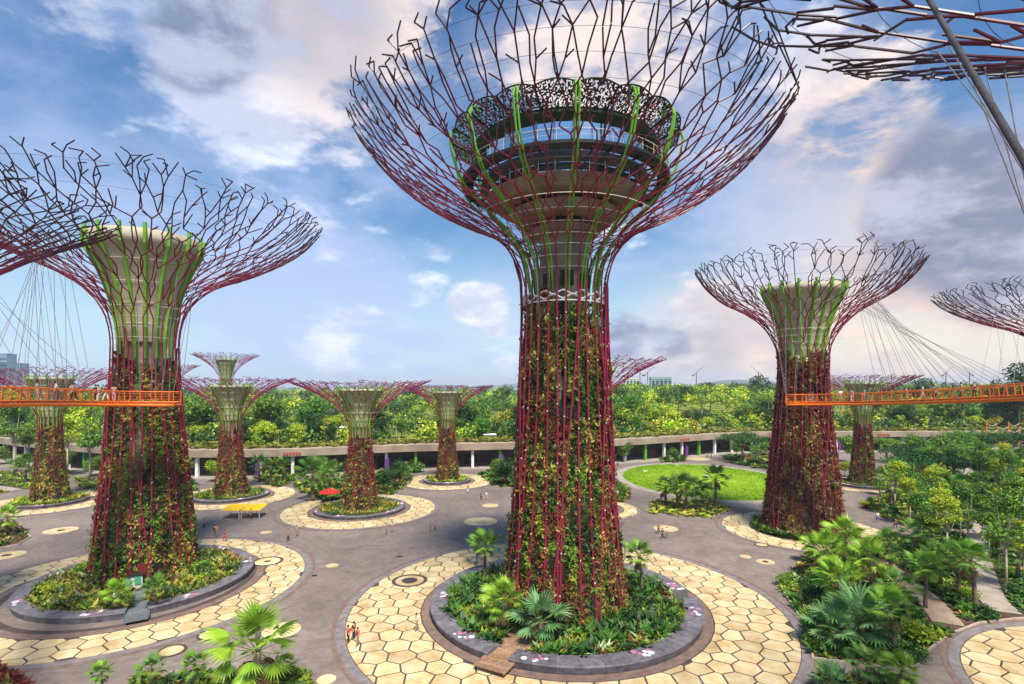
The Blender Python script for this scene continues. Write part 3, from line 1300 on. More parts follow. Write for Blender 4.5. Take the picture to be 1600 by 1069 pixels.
def bistro(root, f):
    """glazed two-storey room, ring deck and lattice roof in the crown of the tallest supertree"""
    bowl_m = mat('bowl_concrete', (.20, .145, .095), .85, col2=(.33, .255, .18), scale=.5, bump=.2)
    MB().lathe([(2.6, 34), (2.6, 39.4), (3.5, 39.6), (3.5, 40.3), (3.1, 40.35), (3.1, 41.0), (5.2, 41.05), (5.8, 42.0), (5.1, 42.05), (5.1, 42.5), (7.2, 42.6),
                (8.0, 43.2), (8.3, 43.55), (.5, 43.55)], 64).build('concrete_bowl', bowl_m, root)
    for k in range(12):
        a = R(-90 + 30 * k + 8)
        MB().box((5.15 * math.cos(a), 5.15 * math.sin(a), 42.27), (.3, 1.5, .42), a).build('bowl_vent', M_DARK, root)
        MB().box((3.05 * math.cos(a + .2), 3.05 * math.sin(a + .2), 40.67), (.3, 1.1, .58), a + .2).build('bowl_vent', M_DARK, root)
    nseg = 32
    for (z0, z1, r) in ((43.57, 44.7, 8.2), (45.15, 48.1, 8.8)):
        for k in range(nseg):
            a0, a1 = 2 * PI * k / nseg, 2 * PI * (k + 1) / nseg
            MB().lathe([(r - .03, z0), (r + .03, z0), (r + .03, z1), (r - .03, z1)], 1, a0 + .008, a1 - .008, True).build('window_pane', M_GLASS, root)
            MB().tube((r * math.cos(a0), r * math.sin(a0), z0), (r * math.cos(a0), r * math.sin(a0), z1), .05, None, 4).build('mullion', M_WHITE, root)
    MB().lathe([(.4, 44.7), (8.95, 44.7), (8.95, 45.15), (.4, 45.15)], 64).build('floor_slab', M_BLACK, root)
    MB().lathe([(3.4, 43.56), (3.4, 48.1)], 32).build('inner_wall', mat('inner_wall', (.34, .24, .15), .7, var=.2), root)
    MB().lathe([(9.75, 44.8), (10.9, 44.75), (11.05, 44.9), (11.05, 45.15), (10.9, 45.25), (9.75, 45.0)], 80, closed_prof=True).build('ring_deck', M_BLACK, root)
    for k in range(40):
        a = 2 * PI * k / 40
        MB().box((9.9 * math.cos(a), 9.9 * math.sin(a), 44.68), (2.0, .12, .16), a).build('deck_beam', M_BLACK, root)
        MB().tube((10.85 * math.cos(a), 10.85 * math.sin(a), 45.2), (10.85 * math.cos(a), 10.85 * math.sin(a), 46.25), .025, None, 4).build('rail_post', M_PALE, root)
    hoop('hand_rail', 10.85, 46.25, .03, M_PALE, root, 80)
    hoop('hand_rail', 10.85, 45.7, .015, M_PALE, root, 80)
    MB().lathe([(.4, 48.12), (9.4, 48.12), (9.7, 48.3), (9.7, 48.7), (9.4, 48.9), (.4, 49.3)], 64).build('roof_slab', mat('roof_green', (.02, .05, .012), .6), root)
    rg = random.Random(77)
    # lattice petals: a perforated sheet per bay, holes cut out
    nb = 20
    for k in range(nb):
        a0, a1 = 2 * PI * k / nb, 2 * PI * (k + 1) / nb
        gu, gv = 32, 20
        mb = MB()
        idx = {}

        def P(u, v):
            key = (u, v)
            if key in idx:
                return idx[key]
            uu, vv = u / gu, v / gv
            bul = math.sin(PI * uu)
            r = 9.65 + vv * (2.35 + .18 * bul)
            z = 48.6 + vv * (1.05 + .30 * bul) 
            a = a0 + (a1 - a0) * uu
            idx[key] = len(mb.v)
            mb.v.append((r * math.cos(a), r * math.sin(a), z))
            return idx[key]
        for u in range(gu):
            for v in range(gv):
                edge = u in (0, gu - 1) or v in (0, gv - 1)
                if edge or rg.random() < (.62 if (u + v) % 2 else .50):
                    mb.f.append((P(u, v), P(u + 1, v), P(u + 1, v + 1), P(u, v + 1)))
        o = mb.build('lattice_panel', M_PANEL, root)
        sm = o.modifiers.new('thickness', 'SOLIDIFY')
        sm.thickness = .05
        MB().tube((9.5 * math.cos(a0), 9.5 * math.sin(a0), 48.45), (12.0 * math.cos(a0), 12.0 * math.sin(a0), 49.6), .07, None, 5).build('roof_rib', M_BLACK, root)
    # green ribs with hooked tips
    for k in range(14):
        a = 2 * PI * (k + .5) / 14
        prof = [(24, 3.5), (30, 3.6), (34, 3.75), (36.3, 4.1), (38, 4.8), (40, 6.2), (42, 8.4), (44, 10.5), (46, 11.6), (47.8, 12.1), (49.0, 12.3), (49.7, 12.1), (50.0, 11.6), (49.7, 11.2), (49.2, 11.1)]
        da = Vector((-math.sin(a), math.cos(a), 0))
        mb = MB()
        for sgn in (-1, 1):
            mb.path([Vector((r * math.cos(a), r * math.sin(a), z)) + da * sgn * .17 for z, r in prof], .11, 5)
        mb.build('green_rib', M_GREEN, root)
    hoop('white_collar', 4.35, 33.0, .10, M_WHITE, root, 96, .22, 14)
    hoop('white_collar', 4.35, 32.6, .10, M_WHITE, root, 96, -.22, 14)
    hoop('white_collar', 4.4, 32.2, .08, M_WHITE, root, 72)
    for a, z, s in ((-90, 34.6, 1.3), (-90, 30.3, 1.1), (-92, 27.2, 2.0), (-86, 22.4, 1.6), (-94, 19.8, 1.6), (-55, 34.4, .9), (-125, 34.4, .9)):
        a = R(a)
        rr_ = f(z) - 1.30
        MB().box((rr_ * math.cos(a), rr_ * math.sin(a), z), (.5, s, 1.5), a).build('opening', M_DARK, root)


t0, f0 = supertree('supertree', 'tallest supertree in the middle with a glazed restaurant in its crown', T0, P0, 34.5, 28, 11, 0.74, 1.5, 1.5, .098, .068,
                   (.2, 33.6), 17500, PAL_T0, W0, [.97, .95, .74, .5, .25], hoops=(35.5, 36.6, 37.6, 38.5, 39.4, 40.3, 41.1), wires=8, braces=10, core_in=1.9, leaf_size=.35)
bistro(t0, f0)
t1, f1 = supertree('supertree', 'tall supertree with cream funnel left of the tallest, trunk thick with green plants', T1, P1, 28.5, 24, 23, 0.70, 1.45, 1.5, .094, .064,
                   (.2, 28), 14000, PAL_T0, W0, [.96, .92, .7, .5, .25], funnel=(29.0, 42.0, 6.2, 1.8), ribs=16, hoops=(29.5, 30.8, 32, 33.2), wires=6, braces=8, core_in=1.3, leaf_size=.35)
t4, f4 = supertree('supertree', 'tall supertree with red brown planted trunk beside the round lawn', T4, P4, 26.5, 24, 37, 0.68, 1.35, 1.4, .09, .060,
                   (.2, 29), 14000, PAL_T4, W4, [.96, .93, .8, .7, .4], funnel=(28.5, 39.6, 6.1, 1.3), ribs=16, hoops=(29.5, 30.6, 31.6, 32.6), wires=4, braces=7, core_in=1.2, leaf_size=.35)


def dup_tree(root, loc, rz, sc, label):
    return dup(root, loc, rz, sc, label, 'supertrees of the grove')


P3 = [(0, 6.2), (3, 5.7), (8, 5.2), (14, 4.6), (20, 4.1), (25, 3.65), (28, 3.75), (31, 4.5), (33.3, 6.0), (35.3, 8.4), (37.3, 11.4), (39.4, 14.8), (41.4, 18.6), (43.3, 22.8)]
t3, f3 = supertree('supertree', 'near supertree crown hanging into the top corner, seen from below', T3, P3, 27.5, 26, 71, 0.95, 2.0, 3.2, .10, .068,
                   (.2, 27), 3000, PAL_T0, W0, [.96, .93, .8, .6, .3], funnel=(28.5, 40.0, 6.1, 1.3), ribs=12, hoops=(29.5, 31.6), wires=5, braces=5, core_in=1.2, leaf_size=.5, rz=.4, hi=(.022, .006, .011))  # rim colour deepened to paint in the backlit darkness of this near crown
dup_tree(t3, T2, 1.7, (.75, .75, .915), 'supertree cut by the frame edge, its crown overlapping the left tall supertree')
dup_tree(t1, T5, 2.9, (1.02, 1.02, .925), 'supertree cut by the frame edge beyond the orange walkway')

# smaller supertrees
PS = [(0, 3.5), (2, 3.1), (6, 2.65), (11, 2.25), (14.5, 2.05), (16, 2.15), (17.8, 2.8), (20, 4.6), (21.3, 6.4), (22.5, 8.5), (23.4, 10.6), (24.3, 12.9)]
ts, fs = supertree('supertree', 'small supertree in the circle nearest the red parasol', (-29, 101.5, 0), PS, 15.2, 20, 51, 0.66, 1.15, 1.1, .058, .047,
                   (.15, 13.6), 3600, np.concatenate([PAL_T0, PAL_T4]), W0 + [3, 2, 2, 1, 1, 1], [.98, .96, .9, .8, .5],
                   funnel=(15.8, 22.9, 4.1, .4), ribs=16, hoops=(17.4, 18.6), wires=3, braces=6, core_in=.65, leaf_size=.40, hi=(.20, .012, .06))
ta, fa = supertree('supertree', 'small supertree with green leafy trunk behind the end of the orange walkway', (-93.5, 107.5, 0), PS, 15.2, 20, 63, 0.66, 1.15, 1.1, .058, .047,
                   (.15, 14.5), 3800, PAL_T0, [5, 6, 6, 5, .6, .6, 4], [.98, .96, .9, .8, .5],
                   funnel=(15.8, 22.9, 4.1, .4), ribs=16, hoops=(17.4, 18.6), wires=3, braces=6, core_in=.65, leaf_size=.40, hi=(.20, .012, .06))
ta.scale = (.95, .95, 1.10)
dup_tree(ts, (-60, 113.5, 0), 1.3, (.98, .98, 1.03), 'small supertree behind the yellow tent')
dup_tree(ts, (-16, 131.5, 0), 2.6, (.86, .86, .965), 'small supertree standing farthest back beside the covered walkway')
dup_tree(ts, (15.4, 102, 0), .6, (1.04, 1.04, 1.17), 'supertree hidden behind the tallest one, crown tip showing')
dup_tree(ts, (83.5, 126.5, 0), 3.9, (.86, .86, 1.06), 'small brown supertree behind the one beside the lawn')
dup_tree(ts, (-141, 262, 0), 1.9, (1.16, 1.16, 1.60), 'distant pale supertree rising above the small one by the tent')
dup_tree(ts, (-199, 312, 0), 4.4, (1.05, 1.05, 1.47), 'farthest supertree on the skyline beside the tall left trunk')

# ------------------------------------------------------------------ paved circles and planters
paving_circle(T0, 22.6, 14.4, 2.15, 1, 'cream polygon paving circle around the tallest supertree', gap=.15, band=.8)
T1P = Vector((-44.5, 64.3, 0))
paving_circle(T1P + Vector((0, -1.2, 0)), 18.6, 13.0, 2.1, 2, 'cream polygon paving circle around the left tall supertree', gap=.15, band=.8)
paving_circle(T4, 12.4, 7.2, 2.0, 3, 'cream polygon paving circle around the supertree by the lawn', gap=.15, band=.6)
paving_circle((-29, 101.5), 14.2, 8.6, 2.0, 4, 'cream polygon paving circle beside the red parasol', gap=.13, band=.6)
paving_circle((-60, 113.5), 12.8, 7.7, 2.0, 5, 'cream polygon paving circle under the yellow tent', gap=.13, band=.6)
paving_circle((-16, 131.5), 11.2, 6.0, 2.0, 6, 'cream polygon paving circle nearest the covered walkway', gap=.13, band=.5)
paving_circle((-93.5, 107.5), 11.6, 6.4, 2.0, 7, 'cream polygon paving circle behind the left tall supertree', gap=.13, band=.6)
paving_circle((15.4, 102), 8.6, 5.2, 2.0, 8, 'cream polygon paving circle half hidden behind the tallest supertree', gap=.13, band=.5)
paving_circle((83.5, 126.5), 10.5, 6.2, 2.0, 9, 'cream polygon paving circle around the small brown supertree', gap=.13, band=.5)
paving_circle((51.5, 36.0), 16.2, 10.6, 2.35, 10, 'cream polygon paving circle cut by the lower frame corner', gap=.15, band=.8)

G0 = [(-118, 6.5), (3, 4.5)]
planter(T0, 14.3, 1.9, .75, G0, 'slate ring planter with two gaps around the tallest supertree', 9, 1, 44)
planter(T1P, 12.0, 1.6, .75, [(-58, 5.0)], 'slate ring planter around the left tall supertree', 7, 2, 40)
planter((-29, 101.5), 8.5, 1.3, .6, [], 'slate ring planter near the red parasol', 6, 3, 32)
planter((-60, 113.5), 7.6, 1.2, .6, [], 'slate ring planter under the yellow tent', 6, 4, 32)
planter((-16, 131.5), 5.9, .9, .6, [], 'slate ring planter nearest the covered walkway', 4, 5, 28)
planter((-93.5, 107.5), 6.3, 1.0, .6, [], 'slate ring planter around the small green supertree', 4, 6, 28)
planter((15.4, 102), 5.1, .9, .6, [], 'slate ring planter hidden behind the tallest supertree', 4, 7, 28)
planter((83.5, 126.5), 6.1, 1.0, .6, [], 'slate ring planter around the small brown supertree', 4, 8, 28)
planter((51.5, 36.0), 10.5, 1.5, .7, [], 'slate ring planter cut by the lower frame corner', 8, 9, 40)
bed_stuff(T0, 5.6, 12.3, 3600, 1, 'bromeliads and low leafy plants filling the bed of the tallest supertree', .36, .85, [(-118, 1.6), (3, 1.0)])
bed_stuff(T1P, 1.0, 10.3, 3600, 2, 'yellow green low plants filling the bed of the left tall supertree', .33, .85, [(-58, 1.0)], wts=[5, 6, 6, 5, 3, 2.2, 3, .4])
bed_stuff(T4, 4.8, 7.1, 1000, 3, 'low shrubs ringing the trunk beside the lawn', .1, .8, wts=[5, 5, 3, 1, 3, 2, 5, .2])
bed_stuff((-29, 101.5), 2.6, 7.1, 1200, 4, 'low plants in the planter near the red parasol', .28, .7)
bed_stuff((-60, 113.5), 2.6, 6.3, 900, 5, 'low plants in the planter under the yellow tent', .28, .7)
bed_stuff((-16, 131.5), 2.2, 4.9, 500, 6, 'low plants in the planter nearest the covered walkway', .28, .7, wts=[6, 7, 5, 2, 1, .5, 4, .1])
bed_stuff((-93.5, 107.5), 2.4, 5.2, 600, 7, 'bright yellow green plants around the small green supertree', .28, .9, wts=[3, 5, 7, 8, 1, .2, 2, .1])
bed_stuff((83.5, 126.5), 2.2, 5.0, 500, 8, 'low plants around the small brown supertree', .28, .7)
bed_stuff((51.5, 36.0), 3.2, 8.9, 1300, 9, 'low plants in the planter cut by the lower frame corner', .33, .8)
MB().lathe([(.3, .02), (.3, .12), (7.2, .12), (7.3, .02)], 64).build('trunk_bed_soil', M_SOIL).location = (T4.x, T4.y, .03)
tag(bpy.data.objects['trunk_bed_soil'], 'round soil bed at the trunk beside the lawn', None, None, 'structure')

# ------------------------------------------------------------------ timber footpath, stone footpath
def radial_path(loc, ang, r0, r1, wid, plank, z, m, name, label, cat, part):
    root = empty(name, (loc[0], loc[1], z), R(ang))
    tag(root, label, cat)
    rg = random.Random(5)
    x = r0
    while x < r1:
        me = MB().box((x + plank / 2, rg.uniform(-.02, .02), -.04 + rg.uniform(-.004, .004)), (plank - .03, wid, .08))
        me.build(part, m, root)
        x += plank
    for s in (-1, 1):
        MB().box(((r0 + r1) / 2, s * (wid / 2 + .05), -.06), (r1 - r0, .09, .2)).build('side_beam', m, root)
    return root


radial_path(T0, -118, 6.4, 16.0, 2.7, .3, .52, M_WOOD, 'timber_footbridge', 'brown timber plank footbridge leading to the tallest supertree', 'footbridge', 'plank')
radial_path(T1P, -58, 3.0, 13.4, 1.9, 1.0, .44, mat('blue_slate', (.13, .15, .165), .5, var=.25, objvar=.12), 'stone_footpath', 'blue grey slab footpath leading to the left tall supertree', 'footpath', 'slab')

# doorway kiosk things at the trunks
sg = empty('door_sign', T0 + Vector((-3.3, -6.9, 0)), R(-18))
tag(sg, 'black sign with a white letter T at the foot of the tallest supertree', 'sign')
MB().box((0, 0, 2.25), (2.6, .22, 1.6)).build('board', M_BLACK, sg)
for s in (-1, 1):
    MB().box((s * 1.1, .05, 1.1), (.14, .14, 2.2)).build('post', M_BLACK, sg)
MB().box((-.62, -.13, 2.78), (.7, .05, .16)).box((-.62, -.13, 2.30), (.2, .05, .81)).box((-.62, -.13, 1.86), (.46, .05, .09)).build('letter', M_WHITE, sg)

kb = empty('service_kiosk', T1 + Vector((3.4, -6.4, 0.35)), R(32))
tag(kb, 'small kiosk of green and white boxes at the left tall supertree door', 'kiosk')
MB().box((0, 0, 1.0), (1.1, .7, 1.3)).build('cabinet', mat('kiosk_white', (.55, .6, .6), .5), kb)
MB().box((-.75, -.35, .85), (.5, .5, 1.0)).build('bin', mat('kiosk_blue', (.06, .18, .28), .5), kb)
MB().box((.1, -.42, 1.15), (.55, .08, .8)).build('screen', mat('kiosk_green', (.05, .36, .16), .4), kb)
MB().box((0, 0, 1.72), (1.5, .9, .12)).build('hood', M_BLACK, kb)
MB().box((.5, .5, 1.7), (1.0, .2, 2.0)).build('door_leaf', mat('door_red', (.16, .02, .02), .5), kb)

# ------------------------------------------------------------------ inlaid discs in the tarmac and paving
def inlay(px, py, rad, hole=0.0, ring=False, z=.028):
    c = gp(px, py)
    n = 40
    o = MB().lathe([(0.001, 0.012), (rad - .03, 0.012), (rad, 0.0)], n).build('inlay_disc', M_TILE, plaza)
    o.location = (c.x, c.y, z)
    if ring:
        MB().lathe([(rad, .0), (rad, .02), (rad * 1.25, .02), (rad * 1.25, 0)], n).build('inlay_ring', M_GROUT, o)
    if hole:
        MB().lathe([(0.001, .022), (hole * .72, .022), (hole, .018), (hole, .0)], 28).build('drain_cover', mat('drain_iron', (.05, .035, .03), .6, var=.3, scale=8), o)
    return o


for a in ((95, 829, 2.3, .55), (10, 868, 2.1, .6), (519, 884, .8, 0), (416, 832, .9, 0), (751, 815, 2.9, 0), (766, 790, 1.65, 0), (757, 840, .6, 0),
          (1196, 878, 1.15, .4), (1165, 870, .75, 0), (1247, 906, 1.75, .6), (510, 1062, .75, 0), (1040, 826, 2.0, 0), (440, 985, 1.75, .5), (1090, 717, 4.2, 0), (478, 741, 3.0, 0)):
    inlay(*a)
for a in ((418, 878, 1.6, .4), (330, 992, 1.0, 0), (268, 1018, .95, 0), (640, 908, 1.7, .95), (1190, 852, .8, 0)):
    inlay(*a, ring=True, z=.068)

# small drain grates in the tarmac
for px, py in ((624, 870), (775, 835), (490, 900), (1237, 1058), (1010, 905)):
    c = gp(px, py)
    o = MB().box((0, 0, 0), (.8, .5, .02), .3).build('drain_grate', M_DARK, plaza)
    o.location = (c.x, c.y, .032)

# ------------------------------------------------------------------ lawn
LC = Vector((48.6, 134.0, 0))
la, lb = 20.0, 25.0


def ell(a, b, n=96):
    return [(a * math.cos(2 * PI * i / n), b * math.sin(2 * PI * i / n)) for i in range(n)]


o = MB().prism(ell(la + 2.2, lb + 2.6), 0, .02).build('lawn_path', M_PATH)
o.location = (LC.x, LC.y, .022)
tag(o, 'pale path ringing the round lawn', None, None, 'structure')
o = MB().prism(ell(la, lb), 0, .05, .1).build('lawn', M_LAWN)
o.location = (LC.x, LC.y, .035)
tag(o, 'bright green round lawn', None, None, 'structure')
rg = np.random.RandomState(3)
n = 26000
r = np.sqrt(rg.uniform(0, 1, n)) * .995
a = rg.uniform(0, 2 * PI, n)
pts = np.stack([r * la * np.cos(a), r * lb * np.sin(a), np.full(n, .07)], 1)
me = tufts('grass', pts, .13, .1, np.array([(.22, .37, .005), (.28, .43, .007), (.37, .47, .012)]), [3, 4, 1.5], 3, leaves=2, lw=.9)
o = link('lawn_grass', me)
o.location = (LC.x, LC.y, .03)
tag(o, 'short bright grass of the round lawn', None, None, 'stuff')
for px, py in ((1008, 737), (1058, 728), (1103, 745)):
    c = gp(px, py)
    b = empty('floor_light', (c.x, c.y, .1))
    tag(b, {1008: 'white ground light at the near left rim of the lawn', 1058: 'white ground light at the back rim of the lawn', 1103: 'white ground light in the middle of the lawn'}[px], 'light')
    MB().box((0, 0, .08), (1.2, .8, .14)).build('housing', M_WHITE, b)
    MB().box((0, 0, .17), (.9, .5, .04)).build('lens', M_PALE, b)

# ------------------------------------------------------------------ planting beds


PATHDEF = [([(1375, 880), (1420, 915), (1455, 945), (1490, 988)], 2.6, 'brown', 'brown path between the fan palms', .20),
           ([(1526, 838), (1528, 870), (1540, 915), (1552, 940), (1580, 966)], 2.6, 'pale', 'pale path winding down to the corner circle', .20),
           ([(1530, 800), (1534, 822), (1545, 838)], 3.0, 'pale', 'pale path between the slender trees', .20),
           ([(1430, 735), (1480, 745), (1520, 735), (1545, 718)], 3.4, 'pale', 'pale path below the rain trees', .21),
           ([(-60, 758), (-10, 762), (30, 768)], 2.5, 'pale', 'pale path beside the small green supertree', .20)]
PATHPTS = []
for pd in PATHDEF:
    PATHPTS.extend((p.x, p.y) for p in resample([tuple(gp(*q))[:2] for q in pd[0]], 1.0))


def bed(pxs, label, n, h, seed, wts, pal=PAL_BED, kerb=True, z=.14, leaves=8, label2=None):
    P = [gp(*p) for p in pxs]
    pts = [(p.x, p.y) for p in P]
    area2 = sum(pts[i][0] * pts[(i + 1) % len(pts)][1] - pts[(i + 1) % len(pts)][0] * pts[i][1] for i in range(len(pts)))
    if area2 < 0:
        pts.reverse()
    o = MB().prism(pts, .0, z).build('planting_bed', M_SOIL)
    tag(o, label, None, None, 'structure')
    if kerb:
        mb = MB()
        m = len(pts)
        for i in range(m):
            a, b = Vector(pts[i]), Vector(pts[(i + 1) % m])
            d = b - a
            c = (a + b) / 2
            mb.box((c.x, c.y, z / 2 + .03), (d.length + .16, .17, z + .05 + .004 * (i % 2)), math.atan2(d.y, d.x))
        mb.build('kerb', M_KERB, o)
    # undergrowth
    rg = np.random.RandomState(seed)
    xs = [p[0] for p in pts]
    ys = [p[1] for p in pts]
    X = rg.uniform(min(xs), max(xs), n * 4)
    Y = rg.uniform(min(ys), max(ys), n * 4)
    inside = np.zeros(len(X), bool)
    m = len(pts)
    for i in range(m):
        x1, y1 = pts[i]
        x2, y2 = pts[(i + 1) % m]
        cnd = ((y1 > Y) != (y2 > Y)) & (X < (x2 - x1) * (Y - y1) / ((y2 - y1) or 1e-9) + x1)
        inside ^= cnd
    # only where the frame can see it
    vis = (np.abs(X) < Y * 1.06)
    k = inside & vis
    for (qx, qy) in PATHPTS:
        k &= ((X - qx) ** 2 + (Y - qy) ** 2) > 1.75 ** 2
    q = np.stack([X[k][:n], Y[k][:n], np.full(min(n, k.sum()), z)], 1)
    if len(q):
        me = tufts('undergrowth', q, h, .3, pal, wts, seed, leaves=leaves, lw=.28)
        u = link('undergrowth', me)
        tag(u, label2 or label.replace('bed', 'undergrowth of the bed', 1), None, None, 'stuff')
    return pts


WG = [6, 6, 4, 2, .6, .6, 6, .2]
bed([(1016, 787), (1021, 803), (1108, 811), (1141, 796), (1120, 786), (1060, 781)], 'kerbed palm bed in front of the lawn', 900, .55, 21, [3, 4, 6, 7, 3, .5, 2, .1],
    label2='yellow green low plants under the palms by the lawn')
BEDA = bed([(1218, 917), (1262, 868), (1335, 858), (1400, 846), (1450, 833), (1620, 835), (1900, 850), (1900, 950), (1640, 966), (1588, 968), (1530, 975), (1490, 990), (1462, 1008), (1446, 1022), (1438, 1036), (1411, 1048), (1270, 1030), (1266, 989)],
           'kerbed garden bed of fan palms in the lower corner', 3800, .6, 22, WG, label2='dark green undergrowth among the near fan palms')
BEDB = bed([(1351, 793), (1400, 764), (1450, 742), (1600, 738), (1900, 735), (1900, 826), (1600, 828), (1450, 829), (1415, 823)],
           'kerbed garden bed of slender trees behind the fan palms', 4200, .9, 23, WG, label2='dense green undergrowth below the slender trees')
BEDC = bed([(1440, 735), (1600, 730), (1900, 726), (1900, 706), (1600, 704), (1420, 708)], 'garden bed of rain trees before the covered walkway', 3000, 1.3, 24, WG, kerb=False,
           label2='green undergrowth below the rain trees')
bed([(-60, 805), (20, 818), (48, 840), (28, 852), (-90, 872)], 'dark soil bed with a young palm at the frame edge', 300, .5, 25, WG, label2='sparse plants in the dark soil bed')
bed([(-80, 728), (20, 738), (75, 752), (50, 764), (-100, 790)], 'green bed beside the small green supertree', 1200, .6, 26, [3, 8, 5, 1, .2, .1, 3, .1], label2='fresh green cover beside the small green supertree')
bed([(120, 748), (158, 752), (160, 768), (128, 766)], 'bed right of the small green supertree', 300, .8, 27, WG, label2='red brown plants right of the small green supertree')
bed([(396, 748), (434, 763), (478, 743), (462, 736), (410, 738)], 'bed of palms before the covered walkway', 500, .8, 28, WG, label2='dark shrubs before the covered walkway')
bed([(458, 760), (505, 786), (545, 780), (548, 755), (500, 748)], 'bed of bushy palms beside the red parasol', 600, .9, 29, WG, label2='dark shrubs beside the red parasol')
bed([(578, 772), (612, 775), (645, 752), (640, 736), (590, 735)], 'bed of dark trees behind the small supertree', 500, .9, 30, WG, label2='dark shrubs behind the small supertree')
bed([(748, 742), (772, 760), (812, 764), (812, 738), (780, 732)], 'bed of dark trees left of the tallest supertree', 400, .9, 31, WG, label2='dark shrubs left of the tallest supertree')
bed([(1130, 714), (1136, 724), (1180, 731), (1236, 742), (1250, 722), (1190, 712)], 'hedge bed at the back of the lawn', 700, 1.2, 32, [6, 5, 3, 2, .6, .6, 6, .2], label2='tall hedge plants at the back of the lawn')
bed([(1030, 716), (1036, 724), (1072, 722), (1068, 714)], 'small bed at the back left of the lawn', 160, .9, 33, WG, label2='small shrubs at the back left of the lawn')
bed([(960, 772), (966, 786), (984, 778), (978, 764)], 'small bed at the near left of the lawn', 160, .9, 34, WG, label2='small shrubs at the near left of the lawn')
bed([(262, 752), (270, 772), (306, 768), (300, 748)], 'small bed right of the left tall supertree', 200, .8, 35, WG, label2='small shrubs right of the left tall supertree')
bed([(215, 1064), (330, 1056), (462, 1050), (486, 1064), (500, 1130), (150, 1130)], 'kerbed palm bed at the bottom edge of the frame', 1000, .6, 36, WG, label2='green plants in the palm bed at the bottom edge')
bed([(1292, 1062), (1420, 1062), (1432, 1120), (1280, 1120)], 'small palm bed at the bottom edge near the corner', 500, .7, 37, WG, label2='green plants in the small palm bed at the bottom edge')
bed([(-60, 1038), (16, 1050), (48, 1080), (40, 1110), (-90, 1110)], 'dark red bed in the bottom corner', 800, .6, 38, [.3, .3, .2, .2, 1, 8, .3, .1], label2='dark red plants in the bottom corner')


def strip(pxs, wid, m, label, z=.165, name='garden_path'):
    P = [gp(*p) for p in pxs]
    P = resample([(p.x, p.y) for p in P], 1.5)
    N = normals2(P)
    mb = MB()
    for p, n in zip(P, N):
        for s in (-.5, .5):
            q = p + n * s * wid
            mb.v.append((q.x, q.y, z))
    for i in range(len(P) - 1):
        mb.f.append((i * 2, i * 2 + 1, i * 2 + 3, i * 2 + 2))
    return tag(mb.build(name, m), label, None, None, 'structure')


for pp_, w_, c_, lab_, z_ in PATHDEF:
    strip(pp_, w_, M_BRPATH if c_ == 'brown' else M_PATH, lab_, z_)

# ------------------------------------------------------------------ covered walkway
cw = empty('covered_walkway', (0, 0, 0))
tag(cw, 'long curved concrete covered walkway with columns round the grove', 'walkway')
mb, mf, mw, mfl = MB(), MB(), MB(), MB()
sect = [(-.6, 5.25), (-.75, 5.35), (-.75, 7.2), (-.6, 7.35), (9.6, 7.35), (9.6, 5.25)]
for i, (p, n) in enumerate(zip(CWP, CWN)):
    for v, z in sect:
        q = p + n * v
        mb.v.append((q.x, q.y, z))
    for v, z in ((8.8, 0.0), (8.8, 5.25)):
        q = p + n * v
        mw.v.append((q.x, q.y, z))
    for v, z in ((-2.2, .02), (-2.2, .16), (9.0, .16)):
        q = p + n * v
        mfl.v.append((q.x, q.y, z))
k = len(sect)
for i in range(len(CWP) - 1):
    for j in range(k):
        j2 = (j + 1) % k
        mb.f.append((i * k + j, i * k + j2, (i + 1) * k + j2, (i + 1) * k + j))
    mw.f.append((i * 2, i * 2 + 1, i * 2 + 3, i * 2 + 2))
    for j in range(2):
        mfl.f.append((i * 3 + j, i * 3 + j + 1, (i + 1) * 3 + j + 1, (i + 1) * 3 + j))
mb.build('roof_slab', M_FASCIA, cw)
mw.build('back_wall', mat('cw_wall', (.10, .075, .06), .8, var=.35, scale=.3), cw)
mfl.build('walk_floor', M_PATH, cw)
rgc = random.Random(8)
M_GCOL = mat('green_column', (.10, .38, .03), .5)
for i in range(2, len(CWP) - 2):
    if i % 2:
        continue
    p, n = CWP[i], CWN[i]
    if abs(p.x) > p.y * 1.15:
        continue
    q = p + n * .6
    a = math.atan2(n.y, n.x)
    m_ = M_GCOL if i % 6 == 0 else M_WHITE
    MB().box((q.x, q.y, 2.7), (.75, .75, 5.1), a).build('column', m_, cw)
    if i % 8 == 2:
        q = p - n * 1.6
        MB().box((q.x, q.y, 2.2), (.16, 1.1, 3.4), a).build('banner', M_PURPLE, cw)
        # cut-out poster stand
    if i % 6 == 4:
        q = p + n * 8.6
        MB().box((q.x, q.y, 1.7), (.3, 3.4, 2.9), a).build('doorway', M_DARK, cw)
    if i % 10 == 4:
        q = p + n * 6.5
        MB().box((q.x, q.y, 1.3), (1.2, 3.0, 2.2), a).build('stall_front', mat('stall_brown', (.28, .10, .05), .6), cw)
    if i % 10 == 6:
        q = p - n * .80
        mbx = MB()
        for t in range(6):
            d = Vector((-n.y, n.x)) * ((t - 2.5) * .75)
            mbx.box((q.x + d.x, q.y + d.y, 6.0), (.10, .5, .7), a)
        mbx.build('red_lettering', mat('sign_red', (.42, .05, .03), .6), cw)

